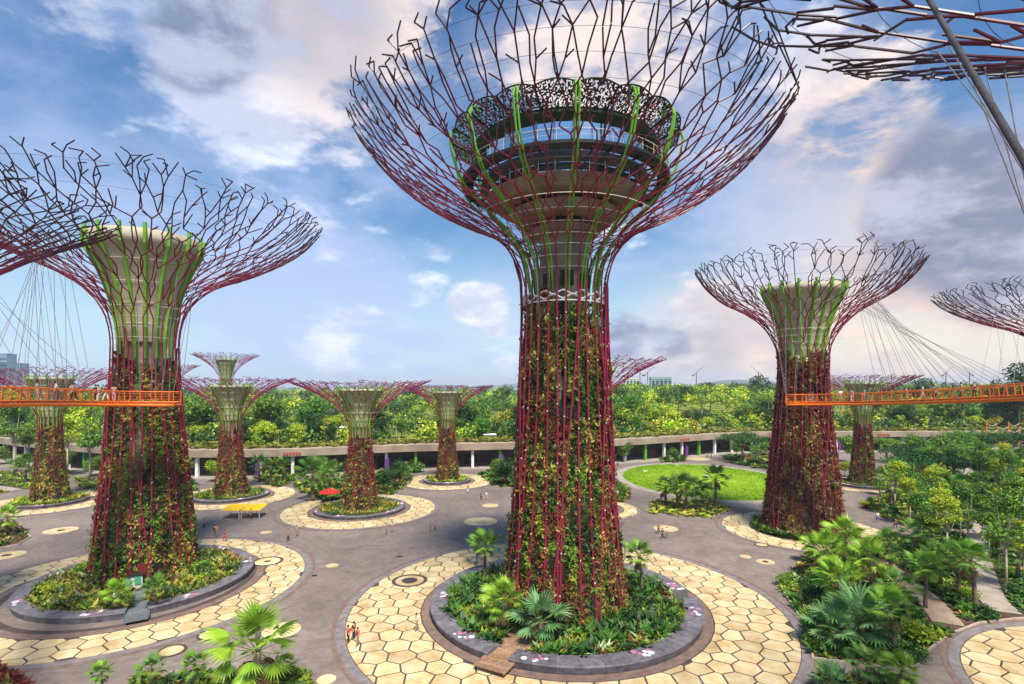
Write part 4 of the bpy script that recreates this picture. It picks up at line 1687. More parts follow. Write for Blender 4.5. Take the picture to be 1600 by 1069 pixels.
# grass and low hedge along the terrace edge
rg = np.random.RandomState(12)
pp = []
for i in range(len(CWP)):
    if abs(CWP[i].x) > CWP[i].y * 1.1:
        continue
    for _ in range(46):
        v = rg.uniform(.2, 13) if rg.rand() < .7 else rg.uniform(2.0, 3.2)
        b = behind(i, v)
        t = CWN[i]
        s = rg.uniform(-2, 2)
        pp.append((b.x - t.y * s, b.y + t.x * s, max(b.z, ROOF_Z) - .02))
me = tufts('terrace_grass', np.array(pp), .95, .5, np.array([(.24, .27, .03), (.36, .34, .04), (.14, .20, .025), (.30, .22, .05)]), [4, 4, 3, 1], 12, leaves=7, lw=.35)
tag(link('terrace_grass', me), 'yellow green tall grass on the covered walkway roof', None, None, 'stuff')

# ------------------------------------------------------------------ aerial walkway
SK = [(-38.3, 60.8, 21.35), (-41.5, 59.6, 21.4), (-43.9, 56.5, 21.5), (-44.2, 52, 21.7), (-43.2, 46, 21.9), (-41.5, 40, 22.0), (-38, 33, 22), (-31, 22, 22), (-20, 9, 22), (-9, 1.4, 22),
      (0, -1.35, 22), (6, .4, 22), (11, 5, 22), (15, 10, 22), (19, 16, 22.1), (26, 23.5, 22.2), (36, 33, 22.4), (45, 42, 22.45), (50, 49.5, 22.4), (51.6, 56, 22.1), (51, 64, 21.6), (48.3, 72, 21.1), (44.3, 78.3, 20.8), (40.8, 80.8, 20.7)]


def resample3(pts, step):
    P2 = resample([(p[0], p[1]) for p in pts], step)
    # height from the nearest control points along the way
    acc = [0]
    for a, b in zip(pts, pts[1:]):
        acc.append(acc[-1] + math.hypot(b[0] - a[0], b[1] - a[1]))
    d = [0]
    for a, b in zip(P2, P2[1:]):
        d.append(d[-1] + (b - a).length)
    zs = np.interp(np.array(d) / d[-1] * acc[-1], acc, [p[2] for p in pts])
    return [Vector((p.x, p.y, z)) for p, z in zip(P2, zs)]


SP = resample3(SK, 1.2)
SN = normals2([Vector((p.x, p.y)) for p in SP])
sk = empty('aerial_walkway', (0, 0, 0))
tag(sk, 'orange curved aerial walkway with railings hung between the supertrees', 'walkway')
hw = 1.05
mb = MB()
for p, n in zip(SP, SN):
    for s, z in ((-hw, .38), (hw, .38), (hw, .26), (-hw, .26)):
        mb.v.append((p.x + n.x * s, p.y + n.y * s, p.z + z))
for i in range(len(SP) - 1):
    for j in range(4):
        j2 = (j + 1) % 4
        mb.f.append((i * 4 + j, i * 4 + j2, (i + 1) * 4 + j2, (i + 1) * 4 + j))
mb.build('deck', M_DECK, sk)
for s in (-1, 1):
    off = lambda p, n, w, z: Vector((p.x + n.x * s * w, p.y + n.y * s * w, p.z + z))
    MB().path([off(p, n, hw + .1, .06) for p, n in zip(SP, SN)], .17, 8).build('edge_beam', M_ORANGE, sk, smooth=True)
    MB().path([off(p, n, hw + .04, .40) for p, n in zip(SP, SN)], .075, 6).build('deck_edge', M_ORANGE, sk, smooth=True)
    MB().path([off(p, n, hw + .28, 1.55) for p, n in zip(SP, SN)], .055, 6).build('hand_rail', M_ORANGE, sk, smooth=True)
    for zz_ in (.7, 1.0, 1.3):
        MB().path([off(p, n, hw + .07 + .17 * (zz_ - .4), zz_) for p, n in zip(SP, SN)], .014, 4).build('rail_wire', M_ORANGE, sk)
    for i, (p, n) in enumerate(zip(SP, SN)):
        inview = abs(p.x) < p.y * 1.02 and p.y > 20
        if not inview and i % 3:
            continue
        MB().tube(off(p, n, hw + .08, .08), off(p, n, hw + .28, 1.53), .062, .05, 4).build('rail_post', M_ORANGE, sk)
mb = MB()
for i, (p, n) in enumerate(zip(SP, SN)):
    mb.tube((p.x - n.x * hw, p.y - n.y * hw, p.z + .12), (p.x + n.x * hw, p.y + n.y * hw, p.z + .12), .09, None, 5)
tag(mb.build('cross_beam', M_ORANGE, sk), None, None, None, 'stuff')


def near_sk(x, y):
    i = min(range(len(SP)), key=lambda k: (SP[k].x - x) ** 2 + (SP[k].y - y) ** 2)
    return i


rgk = random.Random(14)


def cable(a, b, r=.028):
    MB().tube(a, b, r, None, 4).build('suspension_cable', M_CABLE, sk)


def cables(tree, rad, z, a0, a1, k0, k1, cnt, r=.028, both=True):
    for q in range(cnt):
        t = q / max(cnt - 1, 1)
        ang = R(a0 + (a1 - a0) * t)
        top = Vector((tree.x + rad * math.cos(ang), tree.y + rad * math.sin(ang), z + rgk.uniform(-.4, .4)))
        k = int(round(k0 + (k1 - k0) * t))
        for s in ((-1, 1) if both else (1,)):
            p, n = SP[k], SN[k]
            cable(top, Vector((p.x + n.x * s * (hw + .3), p.y + n.y * s * (hw + .28), p.z + 1.55)), r)


cables(T1, 10.5, 38.6, 205, 262, near_sk(-42.8, 44), near_sk(-44, 54), 8, .02)
cables(T1, 8.5, 37.2, -62, -20, near_sk(-41.5, 59.6), near_sk(-38.3, 60.8), 4)
cables(T2, 8.0, 33.4, 10, 60, near_sk(-43, 46), near_sk(-44.1, 55), 4, .02, False)
cables(T4, 10.0, 37.0, -75, 10, near_sk(49, 70), near_sk(51.6, 55), 12, .022)
cables(T4, 8.2, 35.9, -150, -120, near_sk(40.8, 80.8), near_sk(42, 80), 3)
cables(T5, 13.0, 37.6, 170, 215, near_sk(51.6, 57), near_sk(49, 47.5), 5, .024)
cables(T3, 17.0, 41.0, 92, 112, near_sk(24, 21), near_sk(15, 10), 6, .030, False)
MB().path([(17.6, 24.0, 43.0), (15.72, 20, 38.1), (12.05, 12.5, 28.9), (9.7, 7.7, 22.4)], .085, 10).build('main_cable', M_ROPE, sk, smooth=True)

# ------------------------------------------------------------------ plants: prototypes


def fan_frond(seed, col, L=1.3, fl=.85, fingers=22, spread=118, droop=.35):
    rg = np.random.RandomState(seed)
    V, F, K = [], [], []

    def add(vs, c):
        b = len(V)
        V.extend(vs)
        K.extend([c] * len(vs))
        F.append(tuple(range(b, b + len(vs))))
    # petiole
    for s in (-1, 1):
        add([(0, s * .028, 0), (L, s * .016, -.05 * s * 0), (L, 0, .03), (0, 0, .05)], (.16, .22, .05))
    da = 2 * spread / fingers
    for i in range(fingers):
        a = R(-spread + da * (i + .5))
        a1, a2 = a - R(da / 2), a + R(da / 2)
        ln = fl * (.82 + .30 * math.cos(a)) * rg.uniform(.9, 1.08)
        dz = lambda r_: -droop * (r_ / fl) ** 2 * fl * (.7 + .5 * abs(math.sin(a)))
        m = .55 * ln
        c = np.array(col) * rg.uniform(.75, 1.25)
        add([(L, 0, 0), (L + m * math.cos(a1), m * math.sin(a1), dz(m) + .035), (L + ln * math.cos(a), ln * math.sin(a), dz(ln)), (L + m * math.cos(a2), m * math.sin(a2), dz(m) - .03)], tuple(c))
    return V, F, K


def col_mesh(name, V, F, K, m):
    me = bpy.data.meshes.new(name)
    me.from_pydata(V, [], F)
    at = me.attributes.new('leaf_colour', 'FLOAT_COLOR', 'POINT')
    at.data.foreach_set('color', np.concatenate([np.array(K, np.float32), np.ones((len(K), 1), np.float32)], 1).reshape(-1))
    me.materials.append(m)
    me.update()
    return me


def frond_mesh(seed, col, **kw):
    return col_mesh('frond', *fan_frond(seed, col, **kw), M_FROND)


def ring_trunk(h, r0, r1, lean, seed, m=None):
    rg = random.Random(seed)
    pts, rad = [], []
    k = 8
    for i in range(k + 1):
        t = i / k
        pts.append((lean[0] * t * t, lean[1] * t * t, h * t))
        rad.append((r0 + (r1 - r0) * t) * rg.uniform(.93, 1.08))
    return MB().path(pts, rad, 8), Vector(pts[-1])


def fan_palm(name, h, seed, col, fronds=22, size=1.0, split=True, round_=False, lean=(0, 0)):
    """fan palm with a ringed trunk and a round head of fan leaves, each leaf a part"""
    root = empty(name)
    rg = random.Random(seed)
    mb, top = ring_trunk(h, .22 * size, .14 * size, lean, seed)
    mb.build('trunk', M_BARK, root, smooth=True)
    kw = dict(L=1.25 * size, fl=.95 * size)
    if round_:
        kw = dict(L=1.1 * size, fl=1.0 * size, spread=150, fingers=19, droop=.2)
    mes = [frond_mesh(seed + k, col, **kw) for k in range(3)]
    kw['droop'] = .75
    dry = frond_mesh(seed + 9, (.21, .13, .05), **kw)
    if not split:
        V, F, K = [], [], []
    for k in range(fronds):
        t = k / (fronds - 1)
        el = R(78 - 118 * t ** .9 + rg.uniform(-9, 9))
        az = k * 2.39996 + rg.uniform(-.2, .2)
        e = Euler((rg.uniform(-.25, .25), -el, az), 'XYZ')
        s = rg.uniform(.85, 1.15) * (.75 + .25 * math.sin(PI * min(1, t + .2)))
        if split:
            o = link('frond', dry if k >= fronds - 3 else mes[k % 3], root)
            o.location = top
            o.rotation_euler = e
            o.scale = (s, s, s)
        else:
            me = dry if k >= fronds - 2 else mes[k % 3]
            mt = e.to_matrix() * s
            b = len(V)
            V.extend(tuple(mt @ v.co + top) for v in me.vertices)
            F.extend(tuple(b + i for i in p.vertices) for p in me.polygons)
            K.extend(tuple(c.color[:3]) for c in me.attributes['leaf_colour'].data)
    if not split:
        link('crown', col_mesh('crown', V, F, K, M_FROND), root)
    return root


def feather_palm(name, h, seed, col, fronds=16, flen=2.6, bark=None):
    root = empty(name)
    rg = random.Random(seed)
    mb, top = ring_trunk(h, .2, .13, (rg.uniform(-.3, .3), rg.uniform(-.3, .3)), seed)
    mb.build('trunk', bark or M_PALEBARK, root, smooth=True)
    V, F, K = [], [], []
    for k in range(fronds):
        az = k * 2.39996 + rg.uniform(-.2, .2)
        el0 = R(rg.uniform(5, 75))
        prev = top.copy()
        el = el0
        seg = flen / 9
        for j in range(9):
            d = Vector((math.cos(az) * math.cos(el), math.sin(az) * math.cos(el), math.sin(el)))
            nxt = prev + d * seg
            side = Vector((-math.sin(az), math.cos(az), 0))
            up = d.cross(side)
            w = flen * .26 * math.sin(PI * (.12 + .85 * j / 9)) + .08
            for s in (-1, 1):
                for q in (0, .5):
                    b = len(V)
                    p = prev.lerp(nxt, q)
                    tip = p + side * s * w + d * w * .55 - Vector((0, 0, w * .35))
                    V.extend([tuple(p), tuple(p + d * seg * .42), tuple(tip)])
                    c = np.array(col) * rg.uniform(.7, 1.3)
                    K.extend([tuple(c)] * 3)
                    F.append((b, b + 1, b + 2))
            prev = nxt
            el -= R(11 + 4 * j * .6)
    link('crown', col_mesh('crown', V, F, K, M_FROND), root)
    return root


def crown_points(rg, blobs, n):
    """points spread in the outer half of a set of ellipsoids"""
    vol = np.array([b[3] * b[4] * b[5] for b in blobs])
    ci = rg.choice(len(blobs), n, p=vol / vol.sum())
    B = np.array(blobs)[ci]
    d = rand_dirs(rg, n)
    rad = rg.uniform(.45, 1.0, (n, 1)) ** .6
    return B[:, :3] + d * rad * B[:, 3:6], d, ci


def leafy_tree(name, seed, h, crown, clumps, per, leaf, pal, wts, trunk_r=.2, limbs=5, bark=None, flat=0.0):
    """crown: list of (x,y,z,rx,ry,rz)"""
    root = empty(name)
    rg = random.Random(seed)
    nr = np.random.RandomState(seed)
    mb = MB()
    zlow = min(c[2] for c in crown)
    fork = zlow * .72
    mb.path([(0, 0, 0), (rg.uniform(-.1, .1), rg.uniform(-.1, .1), fork * .5), (rg.uniform(-.15, .15), rg.uniform(-.15, .15), fork)], [trunk_r * 1.2, trunk_r, trunk_r * .85], 7)
    for k in range(limbs):
        c = crown[k % len(crown)]
        e = Vector((c[0] + rg.uniform(-.5, .5) * c[3], c[1] + rg.uniform(-.5, .5) * c[4], c[2] + rg.uniform(-.2, .4) * c[5]))
        s = Vector((0, 0, fork * rg.uniform(.8, 1.0)))
        mid = s.lerp(e, .5) + Vector((0, 0, -.12 * e.z * (1 if flat else .2)))
        mb.path([s, mid, e], [trunk_r * .6, trunk_r * .38, trunk_r * .15], 5)
    mb.build('trunk', bark or M_BARK, root, smooth=True)
    cc, d0, ci = crown_points(nr, crown, clumps)
    w = np.array(wts, float)
    hue = nr.choice(len(pal), clumps, p=w / w.sum())
    base = np.repeat(cc, per, 0)
    n = clumps * per
    c = base + nr.normal(size=(n, 3)) * leaf * np.array([1.0, 1.0, .6])
    nn = unit(np.repeat(d0, per, 0) * .5 + nr.normal(size=(n, 3)) * .7 + np.array([0, 0, .7]))
    d, s = frame_from(nn, nr)
    col = np.repeat(pal[hue], per, 0) * nr.uniform(.7, 1.35, (n, 1))
    ln = leaf * nr.uniform(.7, 1.4, n)
    link('crown', leaf_mesh('crown', c, d, s, ln, ln * nr.uniform(.4, .7, n), col, M_LEAF, .12), root)
    return root


def blobs_round(rg, h, r, k, z0):
    out = []
    for _ in range(k):
        a, q = rg.uniform(0, 2 * PI), rg.uniform(.1, .62) * r
        z = z0 + (h - z0) * rg.uniform(.15, .8)
        s = r * rg.uniform(.38, .6)
        out.append((q * math.cos(a), q * math.sin(a), z, s, s, s * rg.uniform(.6, .85)))
    return out


PALS = {
    'mid': (np.array([(0.085, 0.203, 0.024), (0.142, 0.297, 0.030), (0.227, 0.378, 0.036), (0.050, 0.121, 0.024)]), [4, 5, 3, 3]),
    'lime': (np.array([(.27, .42, .02), (.40, .54, .03), (.56, .60, .045), (.15, .27, .02)]), [4, 5, 3, 2]),
    'dark': (np.array([(0.031, 0.095, 0.022), (0.050, 0.135, 0.026), (0.085, 0.189, 0.030), (0.021, 0.061, 0.018)]), [4, 4, 2, 3]),
    'gold': (np.array([(0.398, 0.405, 0.036), (0.568, 0.486, 0.048), (0.256, 0.324, 0.030), (0.483, 0.297, 0.048)]), [4, 4, 3, 1]),
    'rust': (np.array([(0.227, 0.108, 0.036), (0.312, 0.162, 0.048), (0.170, 0.162, 0.036), (0.128, 0.068, 0.024)]), [4, 3, 2, 2]),
}
HOLD = []          # prototypes that are used in place by the first placement
protos = {}
rg = random.Random(99)
for key, n_ in (('mid', 3), ('lime', 3), ('dark', 2), ('gold', 1)):
    for v in range(n_):
        h = {'mid': 8.5, 'lime': 7.5, 'dark': 10.5, 'gold': 6.0}[key] * (.85 + .15 * v)
        r = {'mid': 4.0, 'lime': 3.4, 'dark': 4.2, 'gold': 3.0}[key]
        protos[key, v] = leafy_tree('tree', 100 + v + 10 * len(key), h, blobs_round(rg, h, r, 8, h * .33), 340, 9, .50, *PALS[key], trunk_r=.17, limbs=6)
protos['palm', 0] = feather_palm('palm_tree', 6.5, 5, (.14, .28, .03))
protos['palm', 1] = feather_palm('palm_tree', 8.0, 6, (.27, .37, .035))
protos['palm', 2] = feather_palm('palm_tree', 5.0, 7, (.38, .42, .035))
# slender garden trees with pale stems
for v in range(3):
    h = 8.5 + v
    bl = [(rg.uniform(-1, 1), rg.uniform(-1, 1), h * rg.uniform(.62, .98), rg.uniform(.9, 1.5), rg.uniform(.9, 1.5), rg.uniform(.5, .8)) for _ in range(7)]
    protos['slender', v] = leafy_tree('slender_tree', 300 + v, h, bl, 260, 9, .30, *PALS['mid' if v != 1 else 'lime'], trunk_r=.12, limbs=7, bark=M_PALEBARK)
# rain trees: wide flat crowns
for v in range(2):
    bl = []
    for _ in range(13):
        a, q = rg.uniform(0, 2 * PI), rg.uniform(1.5, 7.0)
        bl.append((q * math.cos(a), q * math.sin(a), 9.0 - q * .22 + rg.uniform(-.5, .5), rg.uniform(1.8, 2.8), rg.uniform(1.8, 2.8), rg.uniform(.5, .9)))
    protos['rain', v] = leafy_tree('rain_tree', 400 + v, 10, bl, 700, 9, .42, *PALS['mid' if v else 'dark'], trunk_r=.38, limbs=13, flat=1.0)
for v, key in enumerate(('mid', 'lime', 'dark')):
    bl = [(rg.uniform(-.5, .5), rg.uniform(-.5, .5), .55 + rg.uniform(0, .5), .7, .7, .55) for _ in range(5)]
    protos['bush', v] = leafy_tree('shrub', 500 + v, 1.4, bl, 130, 8, .26, *PALS[key], trunk_r=.05, limbs=4)
protos['fan', 0] = fan_palm('fan_palm', 2.6, 600, (.24, .42, .035), 24, 1.15)            # bright, spiky
protos['fan', 1] = fan_palm('fan_palm', 3.6, 620, (.13, .28, .045), 22, 1.15, lean=(.4, .1))     # dark green on a leaning trunk
protos['fan', 2] = fan_palm('fan_palm', 1.6, 640, (.15, .31, .11), 18, 1.45, round_=True)       # big round blue green leaves
protos['fan', 3] = fan_palm('fan_palm', 4.3, 660, (.17, .34, .035), 26, 1.05, lean=(-.3, .2))
protos['fanfar', 0] = fan_palm('fan_palm', 3.4, 680, (.10, .22, .035), 20, 1.2, split=False)
protos['fanfar', 1] = fan_palm('fan_palm', 4.2, 690, (.18, .31, .04), 20, 1.3, split=False)
USED = set()


def put(key, loc, rz, sc, label, group=None, cat='tree'):
    p = protos[key]
    if key not in USED:
        USED.add(key)
        tree_of(p)
        p.location = loc
        p.rotation_euler = (0, 0, rz)
        p.scale = (sc, sc, sc) if isinstance(sc, (int, float)) else sc
        return tag(p, label, cat, group)
    return dup(p, loc, rz, sc, label, group, cat)


rp = random.Random(2024)


def at(px, py, z=.14):
    p = gp(px, py, z)
    return p


# near fan palms: base point in view, kind, scale, label
near = [
    (402, 1098, 0, 1.45, 'big bright fan palm rising from the bed at the bottom edge'),
    (300, 1092, 3, .55, 'low fan palm left of the big one at the bottom edge'),
    (238, 1090, 1, .55, 'low dark fan palm at the left end of the bottom edge bed'),
    (448, 1062, 0, .42, 'very small yellow green fan palm right of the big bottom edge palm'),
    (160, 1092, 3, .45, 'leftmost low fan palm peeping over the bottom edge'),
    (1290, 905, 0, 1.2, 'bright spiky fan palm at the tip of the corner garden'),
    (1322, 880, 0, 1.25, 'bright fan palm nearest the paving circle by the lawn'),
    (1272, 880, 0, .8, 'small bright fan palm at the left end of the corner garden'),
    (1362, 918, 0, 1.2, 'tall light green fan palm behind the round leaved palm'),
    (1312, 955, 0, 1.15, 'bright fan palm beside the bare soil patch'),
    (1345, 1010, 2, 1.35, 'palm with big round blue green leaves in the corner garden'),
    (1302, 1012, 2, .95, 'smaller round leaved palm near the kerb corner'),
    (1398, 1030, 3, .95, 'fan palm on a leaning reddish trunk near the corner circle'),
    (1418, 978, 1, .95, 'dark fan palm left of the brown path'),
    (1446, 950, 3, .95, 'fan palm over the brown path'),
    (1470, 912, 1, .9, 'dark fan palm behind the brown path'),
    (1498, 930, 3, .95, 'fan palm left of the pale winding path'),
    (1524, 950, 3, 1.1, 'tall fan palm on a pale trunk beside the pale winding path'),
    (1392, 895, 1, .95, 'dark fan palm beyond the tall light green one'),
    (1590, 905, 1, .9, 'dark fan palm at the frame edge above the corner circle'),
    (1560, 880, 3, .85, 'fan palm right of the pale winding path'),
    (1425, 870, 1, .9, 'dark fan palm among the slender trees'),
    (1350, 1090, 1, .7, 'low fan palm at the bottom edge near the corner circle'),
    (1298, 1088, 2, .62, 'low round leaved palm at the bottom edge'),
    (1410, 1085, 0, .65, 'low bright fan palm at the bottom edge beside the corner circle'),
    (757, 905, 3, .95, 'fan palm inside the left of the middle ring planter'),
    (745, 880, 1, .7, 'dark fan palm at the back left of the middle ring planter'),
    (788, 985, 0, 1.0, 'bright fan palm left of the timber footbridge'),
    (845, 1000, 2, 1.05, 'pale round leaved palm at the head of the timber footbridge'),
    (1003, 925, 3, .9, 'fan palm at the right of the tallest trunk'),
    (186, 955, 0, .7, 'fan palm left of the blue slab footpath'),
    (243, 950, 1, .62, 'dark fan palm right of the blue slab footpath'),
    (12, 835, 0, .95, 'young palm in the dark soil bed'),
]
for px, py, k, s, lab in near:
    inring = 660 < px < 1010 or 180 < px < 250 and py < 1000
    p = at(px, py, .36 if inring else .14)
    put(('fan', k), p, rp.uniform(0, 6.28), s, lab, 'fan palms near the paths', 'palm')

mid = [
    (1040, 790, 'fan palm at the left end of the lawn bed'), (1058, 795, 'second fan palm from the left in the lawn bed'), (1072, 798, 'middle fan palm in the lawn bed'),
    (1088, 798, 'fan palm right of the middle in the lawn bed'), (1105, 800, 'bushy fan palm at the right of the lawn bed'), (1118, 792, 'rearmost fan palm in the lawn bed'),
    (489, 782, 'broad fan palm beside the red parasol'), (515, 768, 'fan palm behind the red parasol'), (405, 753, 'left palm of the bed before the covered walkway'),
    (423, 758, 'middle palm of the bed before the covered walkway'), (442, 752, 'right palm of the bed before the covered walkway'), (287, 762, 'lone palm right of the left tall trunk'),
    (538, 760, 'fan palm just left of the small supertree by the parasol'), (1392, 790, 'fan palm before the small brown supertree'), (40, 756, 'palm in the green bed left of the small green supertree'),
    (1460, 820, 'fan palm at the foot of the slender trees'), (1500, 800, 'fan palm below the rain trees'), (1430, 812, 'fan palm at the edge of the slender tree bed'), (1570, 812, 'fan palm at the frame edge below the rain trees'),
]
for i, (px, py, lab) in enumerate(mid):
    put(('fanfar', i % 2), at(px, py), rp.uniform(0, 6.28), rp.uniform(.95, 1.3) * (1.25 if px == 489 else 1), lab, 'fan palms farther across the plaza', 'palm')

trees = [
    (600, 768, ('dark', 0), .62, 'dark green tree right of the small supertree by the parasol'), (618, 762, ('dark', 1), .6, 'dark rounded tree behind the small supertree by the parasol'),
    (628, 752, ('mid', 0), .6, 'green tree at the back of the dark tree bed'), (790, 758, ('dark', 0), .75, 'dark tree touching the left side of the tallest trunk'), (775, 748, ('mid', 1), .55, 'green tree left of the tallest trunk'),
    (1160, 722, ('rain', 0), .95, 'wide dark rain tree behind the lawn'), (1205, 728, ('rain', 1), .72, 'light rain tree between the lawn and the red brown trunk'), (975, 722, ('mid', 1), .7, 'small tree right of the tallest trunk at the covered walkway'),
    (1052, 718, ('mid', 0), .5, 'small tree at the back left of the lawn'), (968, 780, ('mid', 2), .42, 'small tree at the near left of the lawn'), (1000, 712, ('lime', 0), .6, 'light tree at the covered walkway columns'),
    (140, 752, ('slender', 0), 1.75, 'tall pale stemmed tree just left of the left tall trunk'), (105, 745, ('slender', 1), 1.65, 'tall pale stemmed tree behind the small green supertree'), (22, 742, ('slender', 2), 1.75, 'tall pale stemmed tree at the frame edge'),
    (45, 735, ('slender', 0), 1.5, 'pale stemmed tree left of the small green supertree'), (445, 738, ('lime', 1), .55, 'small light tree at the covered walkway'), (500, 745, ('mid', 2), .55, 'small green tree behind the broad fan palm'),
    (462, 735, ('slender', 1), 1.3, 'thin brown stemmed tree at the covered walkway'), (1455, 770, ('rain', 0), .92, 'umbrella shaped rain tree in the middle of the garden'), (1490, 752, ('rain', 1), .9, 'big rain tree behind the umbrella shaped one'),
    (1420, 742, ('rain', 0), .8, 'rain tree right of the small brown supertree'), (1560, 760, ('rain', 1), .7, 'rain tree at the frame edge below the orange posts'), (1385, 722, ('rain', 1), .75, 'rain tree behind the small brown supertree'),
    (1330, 722, ('mid', 1), .9, 'green tree between the two brown trunks'), (1320, 745, ('lime', 2), .55, 'lime green tree between the two brown trunks'),
]
for px, py, key, s, lab in trees:
    put(key, at(px, py), rp.uniform(0, 6.28), s, lab, None)

rf = random.Random(17)
nf = 0
for i in range(3, len(CWP) - 3, 3):
    p = CWP[i] - CWN[i] * rf.uniform(3.5, 5.5)
    if abs(p.x) > p.y * .98 or rf.random() < .35 or (30 < p.x < 75):
        continue
    k = rf.choice((('mid', 0), ('dark', 1), ('fanfar', 0), ('lime', 1), ('bush', 0), ('mid', 2)))
    put(k, (p.x, p.y, .03), rf.uniform(0, 6.28), 1.8 if k[0] == 'bush' else (rf.uniform(.5, .75) if k[0] != 'fanfar' else 1.2), 'small tree planted along the front of the covered walkway', 'trees along the covered walkway')
    nf += 1

# garden on the right: slender trees and shrubs among the palms
def in_poly(x, y, poly):
    r = False
    m = len(poly)
    for i in range(m):
        x1, y1 = poly[i]
        x2, y2 = poly[(i + 1) % m]
        if (y1 > y) != (y2 > y) and x < (x2 - x1) * (y - y1) / (y2 - y1) + x1:
            r = not r
    return r


def scatter(poly, n, mind, seed, taken=None):
    rg = random.Random(seed)
    xs, ys = [p[0] for p in poly], [p[1] for p in poly]
    out = list(taken or [])
    base = len(out)
    tries = 0
    while len(out) - base < n and tries < n * 60:
        tries += 1
        x, y = rg.uniform(min(xs), max(xs)), rg.uniform(min(ys), max(ys))
        if abs(x) > y * 1.0 or not in_poly(x, y, poly):
            continue
        if all((x - a) ** 2 + (y - b) ** 2 > mind ** 2 for a, b in out):
            out.append((x, y))
    return out[base:]


for i, (x, y) in enumerate(scatter(BEDB, 26, 3.8, 5, PATHPTS)):
    k = rp.choice((('slender', 0), ('slender', 1), ('slender', 2), ('lime', 0), ('slender', 0)))
    put(k, (x, y, .12), rp.uniform(0, 6.28), rp.uniform(.75, 1.05) if k[0] == 'slender' else rp.uniform(.6, .8), 'light green slender tree in the garden below the orange walkway', 'slender garden trees')
for i, (px, py) in enumerate(((1452, 868), (1480, 880), (1512, 862), (1545, 868), (1575, 850), (1590, 872), (1535, 846), (1470, 850), (1500, 842), (1440, 850), (1600, 925), (1572, 925))):
    put(('slender', i % 3), at(px, py), rp.uniform(0, 6.28), rp.uniform(.8, 1.05), 'light green slender tree standing among the near fan palms', 'slender trees among the fan palms')
for i, (x, y) in enumerate(scatter(BEDC, 26, 5.0, 6)):
    k = rp.choice((('mid', 0), ('mid', 1), ('lime', 0), ('rain', 0), ('mid', 2), ('palm', 0)))
    put(k, (x, y, .12), rp.uniform(0, 6.28), rp.uniform(.7, 1.0), 'green tree in the garden strip before the covered walkway', 'trees of the garden strip')
shA = scatter(BEDA, 46, 2.0, 7, PATHPTS)
nA = len(shA)
for i, (x, y) in enumerate(shA + scatter(BEDB, 60, 2.4, 8)):
    kb_ = rp.randrange(3)
    where = 'among the near fan palms' if i < nA else 'under the slender garden trees'
    put(('bush', kb_), (x, y, .12), rp.uniform(0, 6.28), rp.uniform(.7, 1.25), ('mid green', 'lime green', 'dark green')[kb_] + ' low leafy shrub ' + where, ('mid green', 'lime', 'dark')[kb_] + ' shrubs ' + where, 'shrub')
# row of clipped shrubs along the near kerb
for i in range(26):
    t = i / 25
    a, b, c = gp(1272, 985), gp(1277, 1024), gp(1432, 1040)
    p = a.lerp(b, t * 4) if t < .25 else b.lerp(c, (t - .25) / .75)
    put(('bush', 2 if i % 3 else 0), (p.x + .5, p.y + .75, .12), rp.uniform(0, 6.28), rp.uniform(.75, .95), 'dark clipped shrub in the row along the near garden kerb', 'clipped shrubs along the kerb', 'shrub')
for i in range(14):
    p = gp(1600 + 5 * i - 35, 1045 - 2.2 * i + rp.uniform(-14, 14))
    a = rp.uniform(0, 6.28)
    q = Vector((51.5, 36.0, .35)) + Vector((math.cos(a), math.sin(a), 0)) * rp.uniform(6.0, 8.4)
    put(('bush', (0, 2)[i % 2]), q, rp.uniform(0, 6.28), rp.uniform(1.2, 1.6), 'dense dark shrub in the planter of the corner circle', 'shrubs of the corner planter', 'shrub')

for T_, r0_, r1_, n_, wh in ((T0, 6.8, 11.6, 30, 'the tallest supertree'), (T1P, 5.6, 9.8, 24, 'the left tall supertree')):
    for i in range(n_):
        a = rp.uniform(0, 2 * PI)
        if abs((math.degrees(a) + 118 + 180) % 360 - 180) < 16 or abs((math.degrees(a) + 58 + 180) % 360 - 180) < 12:
            continue
        q = T_ + Vector((math.cos(a), math.sin(a), 0)) * rp.uniform(r0_, r1_)
        if (q - (T0 if T_ is T0 else T1)).length < 6.6:
            continue
        kb_ = rp.randrange(3)
        put(('bush', kb_), (q.x, q.y, .34), rp.uniform(0, 6.28), rp.uniform(.5, .95), ('mid green', 'lime green', 'dark green')[kb_] + ' rounded shrub in the ring bed of ' + wh, ('mid green', 'lime', 'dark')[kb_] + ' shrubs around ' + wh, 'shrub')

